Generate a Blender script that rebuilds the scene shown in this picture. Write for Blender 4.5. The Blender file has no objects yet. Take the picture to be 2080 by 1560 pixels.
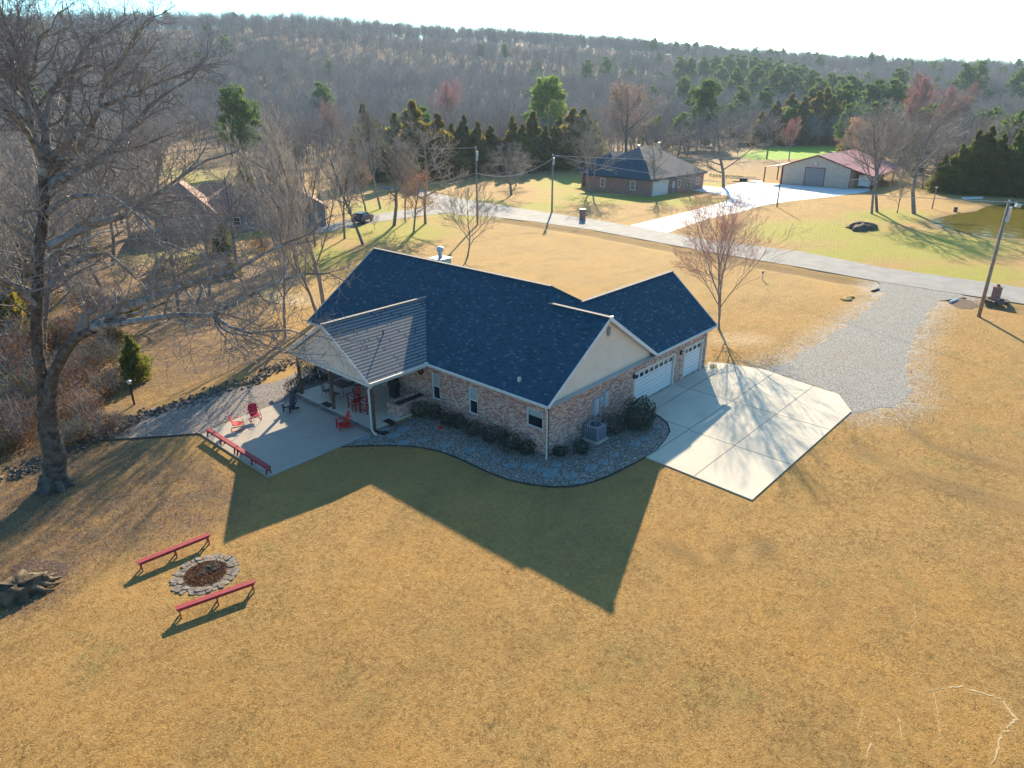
import bpy, bmesh, math, random
from mathutils import Vector, Matrix
R=math.radians; rnd=random.Random(7)
sc=bpy.context.scene
# ---------------- camera
CAM=Vector((-27.094,-22.031,18.767)); YAW,PITCH,ROLL,F=R(42.314),R(-22.493),R(-0.229),1400.366
FWD=Vector((math.cos(PITCH)*math.cos(YAW),math.cos(PITCH)*math.sin(YAW),math.sin(PITCH)))
r0=Vector((math.sin(YAW),-math.cos(YAW),0)); u0=r0.cross(FWD)
RT=math.cos(ROLL)*r0+math.sin(ROLL)*u0; UP=-math.sin(ROLL)*r0+math.cos(ROLL)*u0
cd=bpy.data.cameras.new('camera'); cam=bpy.data.objects.new('camera',cd); sc.collection.objects.link(cam)
cam.matrix_world=Matrix((RT,UP,-FWD)).transposed().to_4x4(); cam.location=CAM
cd.sensor_width=36; cd.lens=F*36/2080; cd.clip_end=9000; cd.clip_start=.5
sc.camera=cam
# ---------------- sky, sun, exposure
SAZ,SEL=R(35.9),R(23.3)
w=bpy.data.worlds.new('World'); sc.world=w; w.use_nodes=True
nt=w.node_tree; sk=nt.nodes.new('ShaderNodeTexSky'); sk.sky_type='NISHITA'; sk.sun_disc=False
sk.sun_elevation=SEL; sk.sun_rotation=R(90)-SAZ; sk.air_density=1.0; sk.dust_density=1.3; sk.ozone_density=5.0
bg=nt.nodes['Background']; tint=nt.nodes.new('ShaderNodeMix'); tint.data_type='RGBA'; tint.blend_type='MULTIPLY'; tint.inputs[0].default_value=1; tint.inputs[7].default_value=(.60,.98,1.0,1); nt.links.new(sk.outputs[0],tint.inputs[6]); nt.links.new(tint.outputs[2],bg.inputs[0]); bg.inputs[1].default_value=.106
sd=bpy.data.lights.new('sun','SUN'); sd.energy=5.0; sd.angle=R(.53); sd.color=(1,.83,.58)
so=bpy.data.objects.new('sun',sd); sc.collection.objects.link(so)
S=Vector((math.cos(SEL)*math.cos(SAZ),math.cos(SEL)*math.sin(SAZ),math.sin(SEL))); so.rotation_euler=S.to_track_quat('Z','Y').to_euler(); so.location=(0,0,60)
sc.view_settings.view_transform='Standard'; sc.view_settings.look='None'; sc.view_settings.exposure=1.38; sc.view_settings.gamma=1
sc.render.engine='CYCLES'; sc.cycles.transparent_max_bounces=4; sc.cycles.max_bounces=5; sc.cycles.volume_bounces=0

# ---------------- helpers
GZ=-.13
def ray(x,y): return FWD*F+RT*(x-1040)-UP*(y-780)
def G(x,y,z=GZ):
    d=ray(x,y); p=CAM+d*((z-CAM.z)/d.z); return Vector((p.x,p.y,z))
def AX(x,y,X=0): d=ray(x,y); return CAM+d*((X-CAM.x)/d.x)
def AY(x,y,Y=0): d=ray(x,y); return CAM+d*((Y-CAM.y)/d.y)
def AD(x,y,dep): return CAM+ray(x,y)*(dep/F)
def dep(p): return (Vector(p)-CAM).dot(FWD)
def PX(p): d=Vector(p)-CAM; z=d.dot(FWD); return (1040+F*d.dot(RT)/z, 780-F*d.dot(UP)/z)
COL=sc.collection
def tag(o,label=None,cat=None,group=None,kind=None):
    for k,v in (('label',label),('category',cat),('group',group),('kind',kind)):
        if v: o[k]=v
    return o
def empty(name,loc,rz=0,label=None,cat=None,group=None):
    o=bpy.data.objects.new(name,None); COL.objects.link(o); o.location=loc; o.rotation_euler=(0,0,rz); o.empty_display_size=.3
    return tag(o,label,cat,group)
def copy_tree(o,parent=None):
    c=o.copy(); COL.objects.link(c); c.parent=parent
    for ch in o.children: copy_tree(ch,c)
    return c
class MB:
    def __init__(s): s.v=[]; s.f=[]; s.m=[]
    def face(s,pts,m=0):
        n=len(s.v); s.v+=[tuple(p) for p in pts]; s.f.append(tuple(range(n,n+len(pts)))); s.m.append(m)
    def box(s,c,d,rz=0,m=0,M=None):
        a,b,e=d[0]/2,d[1]/2,d[2]/2; n=len(s.v)
        Mx=M or (Matrix.Translation(c)@Matrix.Rotation(rz,4,'Z'))
        for z in(-e,e):
            for x,y in((-a,-b),(a,-b),(a,b),(-a,b)): s.v.append(tuple(Mx@Vector((x,y,z))))
        for q in((0,3,2,1),(4,5,6,7),(0,1,5,4),(1,2,6,5),(2,3,7,6),(3,0,4,7)): s.f.append(tuple(n+i for i in q)); s.m.append(m)
        return s
    def bar(s,p,q,w,h,m=0,up=(0,0,1)):
        p,q=Vector(p),Vector(q); d=q-p; L=d.length; x=d/L; y=Vector(up).cross(x)
        if y.length<1e-4: y=Vector((0,1,0)).cross(x)
        y.normalize(); z=x.cross(y); Mx=Matrix((x,y,z)).transposed().to_4x4(); Mx.translation=(p+q)/2
        return s.box(None,(L,w,h),m=m,M=Mx)
    def slab(s,poly,t,m=0,me=None):   # polygon (3-D pts, upper side) extruded straight down by t
        me=m if me is None else me; n=len(poly); A=[Vector(p) for p in poly]
        nz=sum((A[i].x*A[(i+1)%n].y-A[(i+1)%n].x*A[i].y) for i in range(n))
        if nz<0: A.reverse()
        B=[p-Vector((0,0,t)) for p in A]
        s.face(A,m); s.face(B[::-1],me)
        for i in range(n): j=(i+1)%n; s.face([A[i],B[i],B[j],A[j]],me)
        return s
    def tube(s,pts,rad,n=6,m=0,cap=True):
        P=[Vector(p) for p in pts]; base=len(s.v); x=None
        for i,p in enumerate(P):
            d=(P[min(i+1,len(P)-1)]-P[max(i-1,0)])
            if d.length<1e-6: d=Vector((0,0,1))
            d.normalize()
            if x is None:
                x=d.cross(Vector((0,0,1)) if abs(d.z)<.9 else Vector((1,0,0)))
            x=(x-d*x.dot(d)); 
            if x.length<1e-5: x=d.orthogonal()
            x.normalize(); y=d.cross(x); r=rad[i] if hasattr(rad,'__len__') else rad
            for k in range(n):
                a=2*math.pi*k/n; q=p+x*(r*math.cos(a))+y*(r*math.sin(a)); s.v.append((q.x,q.y,q.z))
        for i in range(len(P)-1):
            for k in range(n):
                a=base+i*n+k; b=base+i*n+(k+1)%n; s.f.append((a,b,b+n,a+n)); s.m.append(m)
        if cap:
            s.f.append(tuple(base+k for k in range(n))[::-1]); s.m.append(m)
            s.f.append(tuple(base+(len(P)-1)*n+k for k in range(n))); s.m.append(m)
        return s
    def cyl(s,c,r,h,n=16,m=0,r2=None): return s.tube([c,(c[0],c[1],c[2]+h)],[r,r if r2 is None else r2],n,m)
    def build(s,name,mats,parent=None,smooth=False,uv=True):
        me=bpy.data.meshes.new(name); me.from_pydata(s.v,[],s.f)
        mats=mats if isinstance(mats,(list,tuple)) else [mats]
        for q in mats: me.materials.append(q)
        if len(mats)>1: me.polygons.foreach_set('material_index',s.m)
        if smooth: me.polygons.foreach_set('use_smooth',[True]*len(s.f))
        if uv and len(s.f)<60000:
            ul=me.uv_layers.new(name='UVMap').data; Z=Vector((0,0,1))
            for p in me.polygons:
                n=p.normal; h=Z.cross(n)
                if h.length<.02: h=Vector((1,0,0)); k=Vector((0,1,0))
                else: h.normalize(); k=n.cross(h)
                for li in p.loop_indices:
                    c=me.vertices[me.loops[li].vertex_index].co; ul[li].uv=(c.dot(h),c.dot(k))
        me.update()
        o=bpy.data.objects.new(name,me); COL.objects.link(o); o.parent=parent
        return o
def thing1(mb,name,mat,label,cat,group=None,kind=None,smooth=False):
    return tag(mb.build(name,mat,None,smooth),label,cat,group,kind)

# ---------------- materials
def srgb(r,g,b): return tuple(((c/255)/12.92 if c/255<=.04045 else (((c/255)+.055)/1.055)**2.4) for c in (r,g,b))+(1,)
class NT:
    def __init__(s,name):
        s.mat=bpy.data.materials.new(name); s.mat.use_nodes=True; s.t=s.mat.node_tree; s.b=s.t.nodes['Principled BSDF']
        s.b.inputs['Specular IOR Level'].default_value=.3
    def n(s,t,**kw):
        x=s.t.nodes.new('ShaderNode'+t)
        for k,v in kw.items():
            if k.startswith('i_'): x.inputs[k[2:].replace('_',' ')].default_value=v
            else: setattr(x,k,v)
        return x
    def l(s,a,b): s.t.links.new(a,b)
    def coord(s,kind='Object',scale=(1,1,1)):
        c=s.n('TexCoord'); m=s.n('Mapping'); m.inputs['Scale'].default_value=scale; s.l(c.outputs[kind],m.inputs[0]); return m.outputs[0]
    def noise(s,co,scale,detail=3,rough=.6,lo=.35,hi=.65):
        x=s.n('TexNoise'); x.inputs['Scale'].default_value=scale; x.inputs['Detail'].default_value=detail; x.inputs['Roughness'].default_value=rough
        s.l(co,x.inputs['Vector']); r=s.n('MapRange'); r.inputs['From Min'].default_value=lo; r.inputs['From Max'].default_value=hi; s.l(x.outputs[0],r.inputs[0]); return r.outputs[0]
    def mix(s,f,a,b,mode='MIX'):
        x=s.n('Mix',data_type='RGBA',blend_type=mode)
        if isinstance(f,(int,float)): x.inputs[0].default_value=f
        else: s.l(f,x.inputs[0])
        for i,c in ((6,a),(7,b)):
            if isinstance(c,tuple): x.inputs[i].default_value=c if len(c)==4 else c+(1,)
            else: s.l(c,x.inputs[i])
        return x.outputs[2]
    def math(s,op,a,b=0):
        x=s.n('Math',operation=op)
        for i,c in ((0,a),(1,b)):
            if isinstance(c,(int,float)): x.inputs[i].default_value=c
            else: s.l(c,x.inputs[i])
        return x.outputs[0]
    def attr(s,name): x=s.n('Attribute',attribute_name=name); return x.outputs['Fac']
    def bump(s,h,st=.5,dist=.05):
        x=s.n('Bump'); x.inputs['Strength'].default_value=st; x.inputs['Distance'].default_value=dist; s.l(h,x.inputs['Height']); s.l(x.outputs[0],s.b.inputs['Normal'])
    def out(s,c,rough=.85,metal=0):
        if isinstance(c,tuple): s.b.inputs['Base Color'].default_value=c if len(c)==4 else c+(1,)
        else: s.l(c,s.b.inputs['Base Color'])
        s.b.inputs['Roughness'].default_value=rough; s.b.inputs['Metallic'].default_value=metal; return s.mat
def MN(name,c1,c2,scale=2,rough=.85,bump=0,detail=3,lo=.35,hi=.65,rand=None,metal=0,dist=.03):
    t=NT(name); co=t.coord(); f=t.noise(co,scale,detail,.6,lo,hi); c=t.mix(f,c1,c2)
    if rand:
        oi=t.n('ObjectInfo'); c=t.mix(oi.outputs['Random'],c,t.mix(1.0,c,rand,'MULTIPLY'))
    if bump: t.bump(f,bump,dist)
    return t.out(c,rough,metal)
m_white=MN('white_paint',(.72,.72,.70),(.62,.62,.60),6,.5)
m_trim=MN('trim',(.68,.64,.56),(.58,.55,.48),5,.55)
m_wood=MN('dark_wood',(.10,.055,.035),(.17,.10,.06),8,.8,.3)
m_dark=MN('dark_metal',(.02,.022,.028),(.035,.037,.045),12,.5)
m_red=MN('red_paint',(.36,.012,.02),(.27,.01,.018),9,.5)
m_red2=MN('red_bright',(.62,.02,.012),(.48,.012,.012),9,.45)
m_mag=MN('red_crimson',(.50,.01,.05),(.40,.01,.035),9,.45)
m_benchred=MN('bench_red',(.36,.035,.05),(.22,.03,.035),14,.7,.2)
m_glass=MN('window_glass',(.008,.012,.02),(.02,.03,.04),1,.08)
m_blind=MN('blind',(.30,.36,.36),(.36,.42,.42),3,.7)
m_acmetal=MN('ac_metal',(.26,.29,.33),(.22,.25,.29),8,.5)
m_boxmetal=MN('meter_metal',(.50,.54,.56),(.44,.48,.50),8,.45,metal=.2)
m_galv=MN('galvanised',(.6,.62,.64),(.5,.52,.54),8,.35,metal=.6)
m_black=MN('black_rubber',(.012,.012,.014),(.025,.025,.028),6,.7)
m_pillow=MN('pillow',(.55,.52,.55),(.25,.05,.07),14,.9)
m_polewood=MN('pole_wood',(.33,.27,.23),(.22,.17,.14),3,.85,.3)
m_fence=MN('fence_wood',(.17,.09,.035),(.10,.05,.02),6,.85)
m_ceil=MN('soffit',(.5,.48,.44),(.45,.43,.4),4,.7)
def siding(name,c1,c2,step=.11):
    t=NT(name); co=t.coord('UV'); sx=t.n('SeparateXYZ'); t.l(co,sx.inputs[0]); fr=t.math('FRACT',t.math('DIVIDE',sx.outputs[1],step))
    dark=t.math('LESS_THAN',fr,.16); n=t.noise(co,.8,3); c=t.mix(n,c1,c2); c=t.mix(t.math('MULTIPLY',dark,.45),c,(.18,.16,.14,1)); t.bump(t.math('SUBTRACT',1,fr),.6,.02); return t.out(c,.6)
m_side=siding('siding',(.84,.68,.53,1),(.79,.63,.49,1))
m_gdoor=siding('garage_door_paint',(.76,.74,.72,1),(.70,.68,.66,1),.26)
m_barnside=siding('barn_metal_wall',(.58,.47,.37,1),(.52,.42,.33,1),.3)
def brickm(name,cs,mortar,soldier=False,sx=.205,sz=.075):
    t=NT(name); co=t.coord('UV'); 
    if soldier:
        s=t.n('SeparateXYZ'); t.l(co,s.inputs[0]); c=t.n('CombineXYZ'); t.l(s.outputs[1],c.inputs[0]); t.l(s.outputs[0],c.inputs[1]); co=c.outputs[0]
    b=t.n('TexBrick'); b.inputs['Scale'].default_value=1; b.inputs['Brick Width'].default_value=sx; b.inputs['Row Height'].default_value=sz; b.inputs['Mortar Size'].default_value=.007
    b.inputs['Color1'].default_value=(0,0,0,1); b.inputs['Color2'].default_value=(1,1,1,1); b.inputs['Mortar'].default_value=(.5,.5,.5,1); b.offset_frequency=2; t.l(co,b.inputs['Vector'])
    # per-brick value
    cr=t.n('ValToRGB'); cr.color_ramp.interpolation='CONSTANT'; el=cr.color_ramp.elements
    el[0].position=0; el[0].color=cs[0]+(1,); el[1].position=1/len(cs); el[1].color=cs[1]+(1,)
    for i in range(2,len(cs)): e=el.new(i/len(cs)); e.color=cs[i]+(1,)
    t.l(b.outputs['Color'],cr.inputs[0]); n=t.noise(co,14,2); n2=t.noise(co,.7,3)
    c=t.mix(t.math('MULTIPLY',n,.35),cr.outputs[0],(.12,.08,.08,1)); c=t.mix(t.math('MULTIPLY',n2,.2),c,(.3,.24,.22,1)); c=t.mix(b.outputs['Fac'],c,mortar+(1,))
    t.bump(t.math('SUBTRACT',1,b.outputs['Fac']),.5,.01); return t.out(c,.9)
BC=[(.58,.25,.17),(.38,.17,.14),(.72,.36,.24),(.76,.50,.38),(.22,.11,.11),(.62,.30,.22),(.78,.60,.48)]
m_brick=brickm('brick',BC,(.50,.38,.31)); m_sold=brickm('soldier_brick',[(.52,.28,.20),(.36,.19,.15),(.60,.36,.27),(.44,.25,.20)],(.38,.34,.32),True)
m_brick2=brickm('dark_red_brick',[(.36,.16,.12),(.24,.10,.085),(.46,.25,.19),(.30,.16,.14)],(.34,.27,.24))
def shingle(name,base,dark,light,thr=.86,w_=.30,h_=.145,df=.14,ds=.6,dpos=.25):
    t=NT(name); co=t.coord('UV')
    b=t.n('TexBrick'); b.inputs['Scale'].default_value=1; b.inputs['Brick Width'].default_value=w_; b.inputs['Row Height'].default_value=h_; b.inputs['Mortar Size'].default_value=.006
    b.inputs['Color1'].default_value=(0,0,0,1); b.inputs['Color2'].default_value=(1,1,1,1); b.inputs['Mortar'].default_value=(.3,.3,.3,1); t.l(co,b.inputs['Vector'])
    cr=t.n('ValToRGB'); el=cr.color_ramp.elements; cr.color_ramp.interpolation='CONSTANT'; el[0].position=0; el[0].color=dark; el[1].position=dpos; el[1].color=base
    e=el.new(thr); e.color=light; t.l(b.outputs['Color'],cr.inputs[0])
    n=t.noise(co,60,2); n2=t.noise(co,.35,3,.6,.3,.7); c=t.mix(t.math('MULTIPLY',n,.3),cr.outputs[0],dark); c=t.mix(t.math('MULTIPLY',n2,.25),c,base)
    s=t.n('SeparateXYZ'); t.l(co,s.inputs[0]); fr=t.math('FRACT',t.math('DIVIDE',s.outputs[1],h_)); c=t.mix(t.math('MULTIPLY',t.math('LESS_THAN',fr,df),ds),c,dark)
    t.bump(t.math('SUBTRACT',1,fr),.9,.02); return t.out(c,.92)
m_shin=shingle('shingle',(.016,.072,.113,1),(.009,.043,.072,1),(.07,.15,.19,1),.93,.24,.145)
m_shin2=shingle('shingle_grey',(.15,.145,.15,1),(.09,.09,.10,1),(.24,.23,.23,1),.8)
m_shinsun=shingle('sunlit_shingle',(.27,.245,.225,1),(.035,.07,.11,1),(.31,.285,.26,1),.7,.16,.25,.46,.95,.03)  # porch roof copy: grazing sun and course shadows painted into the stripes
m_shin3=shingle('shingle_brown',(.34,.19,.145,1),(.23,.13,.10,1),(.42,.26,.20,1),.8)
m_ridge=MN('ridge_cap',(.38,.34,.29),(.24,.22,.21),6,.9,.4)
# ground material
def ground_mat():
    t=NT('ground'); co=t.coord()
    big=t.noise(co,.13,6,.7,.38,.62); b2=t.noise(t.coord('Object',(.8,1.3,1)),.05,4,.6,.42,.58); mid=t.noise(co,.8,6,.8,.36,.64); fine=t.noise(co,4.5,5,.85,.38,.62); vf=t.noise(co,13,4,.85,.36,.64)
    st=t.coord('Object',(.5,3.6,1)); stripe=t.noise(st,.8,4,.7,.35,.65)
    c=t.mix(big,(.50,.26,.05,1),(.34,.205,.066,1)); c=t.mix(t.math('MULTIPLY',b2,.55),c,(.50,.30,.10,1)); c=t.mix(t.math('MULTIPLY',mid,.38),c,(.24,.15,.048,1)); c=t.mix(t.math('MULTIPLY',stripe,.3),c,(.40,.24,.08,1))
    c=t.mix(t.math('MULTIPLY',fine,.33),c,(.20,.12,.035,1)); c=t.mix(t.math('MULTIPLY',vf,.55),c,(.54,.34,.135,1))
    pt=t.noise(t.coord('Object',(1,1.6,1)),.22,7,.75,.5,.7); c=t.mix(t.math('MULTIPLY',pt,.6),c,(.25,.16,.055,1)); p2=t.noise(t.coord('Object',(1.3,1,1)),.21,6,.75,.56,.7); c=t.mix(t.math('MULTIPLY',p2,.5),c,(.20,.21,.07,1)); tk=t.attr('track'); c=t.mix(tk,c,(.13,.08,.03,1))
    dk=t.noise(co,8,4,.85,.58,.66); c=t.mix(t.math('MULTIPLY',dk,.7),c,(.08,.052,.022,1))
    g=t.attr('green'); gn=t.math('MULTIPLY',g,t.math('ADD',t.math('MULTIPLY',mid,.8),.45)); gm=t.n('Clamp'); t.l(gn,gm.inputs[0])
    gc=t.mix(fine,(.33,.345,.03,1),(.29,.25,.05,1)); c=t.mix(gm.outputs[0],c,gc)
    vg=t.attr('vivid'); c=t.mix(vg,c,t.mix(mid,(.18,.38,.015,1),(.25,.36,.03,1)))
    lf=t.attr('leaf'); ln=t.noise(co,5,5,.8,.35,.6); lm=t.mix(ln,(.085,.055,.038,1),(.20,.135,.09,1)); lm=t.mix(t.math('MULTIPLY',t.noise(co,16,2,.7,.55,.68),.7),lm,(.42,.30,.21,1))
    lfm=t.n('Clamp'); t.l(t.math('MULTIPLY',lf,t.math('ADD',mid,.35)),lfm.inputs[0]); c=t.mix(lfm.outputs[0],c,lm)
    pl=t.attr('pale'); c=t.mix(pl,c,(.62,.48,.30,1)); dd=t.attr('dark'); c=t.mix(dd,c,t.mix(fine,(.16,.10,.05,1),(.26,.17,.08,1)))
    ga=t.attr('gravel'); vo=t.n('TexVoronoi'); vo.inputs['Scale'].default_value=20; t.l(co,vo.inputs[0]); sv=t.n('SeparateXYZ'); t.l(vo.outputs['Color'],sv.inputs[0]); c=t.mix(t.math('LESS_THAN',sv.outputs[0],t.math('MULTIPLY',ga,t.math('ADD',mid,.35))),c,t.mix(sv.outputs[1],(.34,.33,.32,1),(.52,.50,.48,1)))
    h=t.math('ADD',t.math('MULTIPLY',fine,.5),vf); t.bump(h,.9,.035); return t.out(c,.95)
m_ground=ground_mat()
def concrete():
    t=NT('concrete'); co=t.coord(); a=t.noise(co,.35,5,.6,.3,.7); b=t.noise(co,9,4,.7,.3,.7)
    c=t.mix(a,(.62,.55,.44,1),(.50,.44,.36,1)); c=t.mix(t.math('MULTIPLY',b,.25),c,(.42,.39,.34,1)); s=t.noise(t.coord('Object',(.4,1,1)),.9,6,.75,.55,.72); c=t.mix(t.math('MULTIPLY',s,.45),c,(.36,.32,.26,1)); s2=t.noise(co,2.2,5,.8,.66,.74); c=t.mix(t.math('MULTIPLY',s2,.4),c,(.25,.22,.19,1)); t.bump(b,.15,.01); return t.out(c,.85)
m_conc=concrete()
m_joint=MN('joint',(.10,.09,.08),(.16,.14,.12),5)
def patio():
    t=NT('patio_concrete'); co=t.coord(); a=t.noise(co,.5,5,.6,.3,.7); b=t.n('TexBrick'); b.inputs['Scale'].default_value=1; b.inputs['Brick Width'].default_value=.55; b.inputs['Row Height'].default_value=.16; b.inputs['Mortar Size'].default_value=.008
    b.inputs['Color1'].default_value=(.33,.28,.23,1); b.inputs['Color2'].default_value=(.39,.34,.28,1); b.inputs['Mortar'].default_value=(.28,.24,.2,1); t.l(co,b.inputs['Vector']); c=t.mix(t.math('MULTIPLY',a,.45),b.outputs[0],(.36,.32,.28,1)); return t.out(c,.8)
m_patio=patio()
def gravel(name,a,b,d,sc1=9,bs=1.0):
    t=NT(name); co=t.coord(); v=t.n('TexVoronoi'); v.inputs['Scale'].default_value=sc1; t.l(co,v.inputs[0]); s=t.n('SeparateXYZ'); t.l(v.outputs['Color'],s.inputs[0])
    c=t.mix(s.outputs[0],a,b); c=t.mix(t.math('GREATER_THAN',s.outputs[1],.78),c,d); n=t.noise(co,.4,4,.6,.3,.7); c=t.mix(t.math('MULTIPLY',n,.35),c,a)
    tn=t.noise(t.coord('Object',(.35,1,1)),.55,6,.75,.52,.7); c=t.mix(t.math('MULTIPLY',tn,.4),c,(.36,.27,.18,1)); ed=t.math('GREATER_THAN',v.outputs['Distance'],.55); c=t.mix(t.math('MULTIPLY',ed,.7),c,(.05,.05,.05,1)); t.bump(t.math('SUBTRACT',1,v.outputs['Distance']),bs,.04); return t.out(c,.9)
m_gravel=gravel('gravel',(.29,.275,.255,1),(.44,.41,.375,1),(.22,.22,.23,1),16)
m_path=gravel('path_gravel',(.24,.20,.19,1),(.36,.31,.29,1),(.13,.10,.09,1),14)
m_pebble=gravel('pebbles',(.16,.14,.12,1),(.34,.30,.25,1),(.56,.50,.42,1),13)
m_asphalt=MN('asphalt',(.20,.195,.195),(.27,.26,.255),.45,.9,.1,6)
m_roadline=MN('worn_tracks',(.50,.48,.46),(.44,.42,.41),1.5,.9)
m_wconc=MN('white_concrete',(.72,.71,.70),(.66,.65,.64),.3,.8)
m_flag=MN('flagstone',(.16,.20,.21),(.24,.28,.28),3,.8,.2)
m_edge=MN('bed_edging',(.03,.028,.025),(.05,.045,.04),5,.8)
m_rock=MN('rock',(.20,.155,.12),(.10,.075,.06),3,.9,.5)
m_palerock=MN('pale_stone',(.27,.225,.18),(.13,.105,.09),3,.9,.5)
m_ash=MN('ash',(.05,.04,.035),(.16,.09,.06),8,.95,.5)
m_water=MN('pond_water',(.17,.14,.025),(.22,.18,.035),.35,.1,.25,4,dist=.12); m_water.node_tree.nodes['Principled BSDF'].inputs['Specular IOR Level'].default_value=.6
# plants
RW=(.58,.60,.66,1)
m_bark=MN('bark',(.19,.165,.15),(.29,.27,.25),3,.9,.5,rand=RW)
m_twig=MN('twigs',(.33,.275,.23),(.45,.40,.35),.35,.9,rand=RW)
m_btrunk=MN('old_bark',(.045,.034,.026),(.15,.13,.11),3.2,.95,.8,5,dist=.08)
m_blimb=MN('lichen_bark',(.10,.09,.085),(.32,.325,.32),3.0,.9,.6,4)
def leafm(name,a,b,rand=None,tr=.25):
    t=NT(name); co=t.coord(); n=t.noise(co,.9,4,.7,.3,.7); c=t.mix(n,a,b)
    if rand: oi=t.n('ObjectInfo'); c=t.mix(oi.outputs['Random'],c,t.mix(1.0,c,rand,'MULTIPLY'))
    t.out(c,.8); 
    if tr:
        tl=t.n('BsdfTranslucent'); t.l(c,tl.inputs[0]); mx=t.n('MixShader'); mx.inputs[0].default_value=tr; t.l(t.b.outputs[0],mx.inputs[1]); t.l(tl.outputs[0],mx.inputs[2]); t.l(mx.outputs[0],t.t.nodes['Material Output'].inputs[0])
    return t.mat
m_cedar=leafm('cedar_leaf',(.07,.13,.03,1),(.30,.28,.05,1),(.8,.7,.8,1),.5)
m_cedarb=leafm('cedar_brown',(.36,.22,.045,1),(.12,.17,.04,1),(.8,.8,.8,1),.5)
m_pine=leafm('pine_leaf',(.07,.14,.045,1),(.22,.28,.07,1),(.75,.85,.8,1),.4)
m_bpine=leafm('bright_pine_leaf',(.12,.23,.05,1),(.34,.40,.08,1),None,.4)
MPALE=MN('pale_soil',(.50,.36,.20),(.38,.25,.12),9,.95)
m_shrub=leafm('shrub_leaf',(.022,.035,.022,1),(.05,.06,.035,1),(.8,.8,.8,1),.1)
m_brownl=leafm('brown_leaf',(.14,.055,.022,1),(.27,.125,.055,1),(.6,.6,.6,1),.3)
m_redbud=leafm('red_bud',(.58,.17,.15,1),(.62,.26,.21,1),None,.4)
m_redleaf=leafm('red_tip',(.42,.10,.10,1),(.48,.20,.17,1),None,.4)
m_orbud=leafm('orange_bud',(.62,.36,.22,1),(.70,.45,.30,1),None,.5)
m_rust=leafm('rust_leaf',(.38,.17,.09,1),(.48,.25,.14,1),None,.4)

# ---------------- terrain
SK=[(75.6,4.87),(67.3,5.24),(57.8,5.53),(43.7,4.88),(32.8,4.14),(22.4,3.13),(16.1,2.52),(8.3,2.16)]
def interp(T,x):
    if x>=T[0][0]: return T[0][1]
    for (a,b),(c,d) in zip(T,T[1:]):
        if x>=c: return d+(b-d)*(x-c)/(a-c)
    return T[-1][1]
def sstep(a,b,x): t=max(0,min(1,(x-a)/(b-a))); return t*t*(3-2*t)
def seg_d(p,a,b):
    ax,ay=b[0]-a[0],b[1]-a[1]; t=max(0,min(1,((p[0]-a[0])*ax+(p[1]-a[1])*ay)/(ax*ax+ay*ay+1e-9))); return math.hypot(p[0]-a[0]-ax*t,p[1]-a[1]-ay*t)
def poly_d(p,P): return min(seg_d(p,a,b) for a,b in zip(P,P[1:]))
def inpoly(p,P):
    c=False; n=len(P); j=n-1
    for i in range(n):
        if (P[i][1]>p[1])!=(P[j][1]>p[1]) and p[0]<(P[j][0]-P[i][0])*(p[1]-P[i][1])/(P[j][1]-P[i][1])+P[i][0]: c=not c
        j=i
    return c
NEAR=[(2300,640),(2080,618),(1932,595),(1785,572),(1625,543),(1440,512),(1200,467),(1080,450),(1000,441),(930,437),(879,411),(851,400),(822,389),(775,383)]
FAR=[(2300,608),(2080,585),(1788,543),(1625,511),(1440,488),(1200,445),(1060,424),(973,410),(915,400),(873,388),(801,380),(765,377)]
near=[G(*p) for p in NEAR]; far=[G(*p) for p in FAR]
dt1=[Vector((p.x-2.2,p.y,0)) for p in near[1:9]]
DITCH=[p for p in dt1]
def hill(x,y):
    dx,dy=x-CAM.x,y-CAM.y; r=math.hypot(dx,dy); th=math.degrees(math.atan2(dy,dx))
    if r<260: return 0
    e=interp(SK,th); Rr=850+ (75-max(0,min(75,th)))*5
    H=CAM.z+Rr*math.tan(R(e-1.05)); b=H*sstep(300,Rr,r)**1.15
    b+=sstep(320,600,r)*(4*math.sin(x*.011+1)*math.cos(y*.013)+2.5*math.sin(x*.031+y*.027))*(1-.8*sstep(Rr*.8,Rr,r))
    if abs(th-42)>75: b*=.6
    return b*(1-.5*sstep(Rr,Rr*2.2,r))
def gh(x,y):
    z=GZ+hill(x,y)
    if 40<x<66 and -40<y<60:
        d=poly_d((x,y),DITCH)
        if d<2.2: 
            k=1-max(0,1-abs(y+5.5)/7)   # no ditch where the drive crosses
            z-=.55*(1-d/2.2)**1.2*max(0,k)
    return z
POND=[(2080,486),(1994,481),(1948,472),(1920,464),(1901,457),(1885,450),(1906,442),(1945,434),(1983,429),(2004,419),(2060,412),(2160,408),(2300,415),(2300,500)]
pond=[G(*p) for p in POND]
def axis(lo,hi,step,ext):
    a=[lo+i*step for i in range(int((hi-lo)/step)+1)]; s=step; x=a[-1]
    while x<ext: s*=1.13; x+=s; a.append(x)
    s=step; x=a[0]
    while x>-ext: s*=1.13; x-=s; a.insert(0,x)
    return a
CREEK=[G(*p) for p in ((590,735),(520,772),(430,800),(330,830),(250,862),(170,900),(60,950),(-60,1000))]
def pxz(x,y):
    d=Vector((x,y,GZ))-CAM; z=d.dot(FWD)
    return (1040+F*d.dot(RT)/z,780-F*d.dot(UP)/z) if z>3 else (-9999,9999)
def blob(px,py,cx,cy,rx,ry): 
    d=((px-cx)/rx)**2+((py-cy)/ry)**2; return max(0,1-d)
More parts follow.
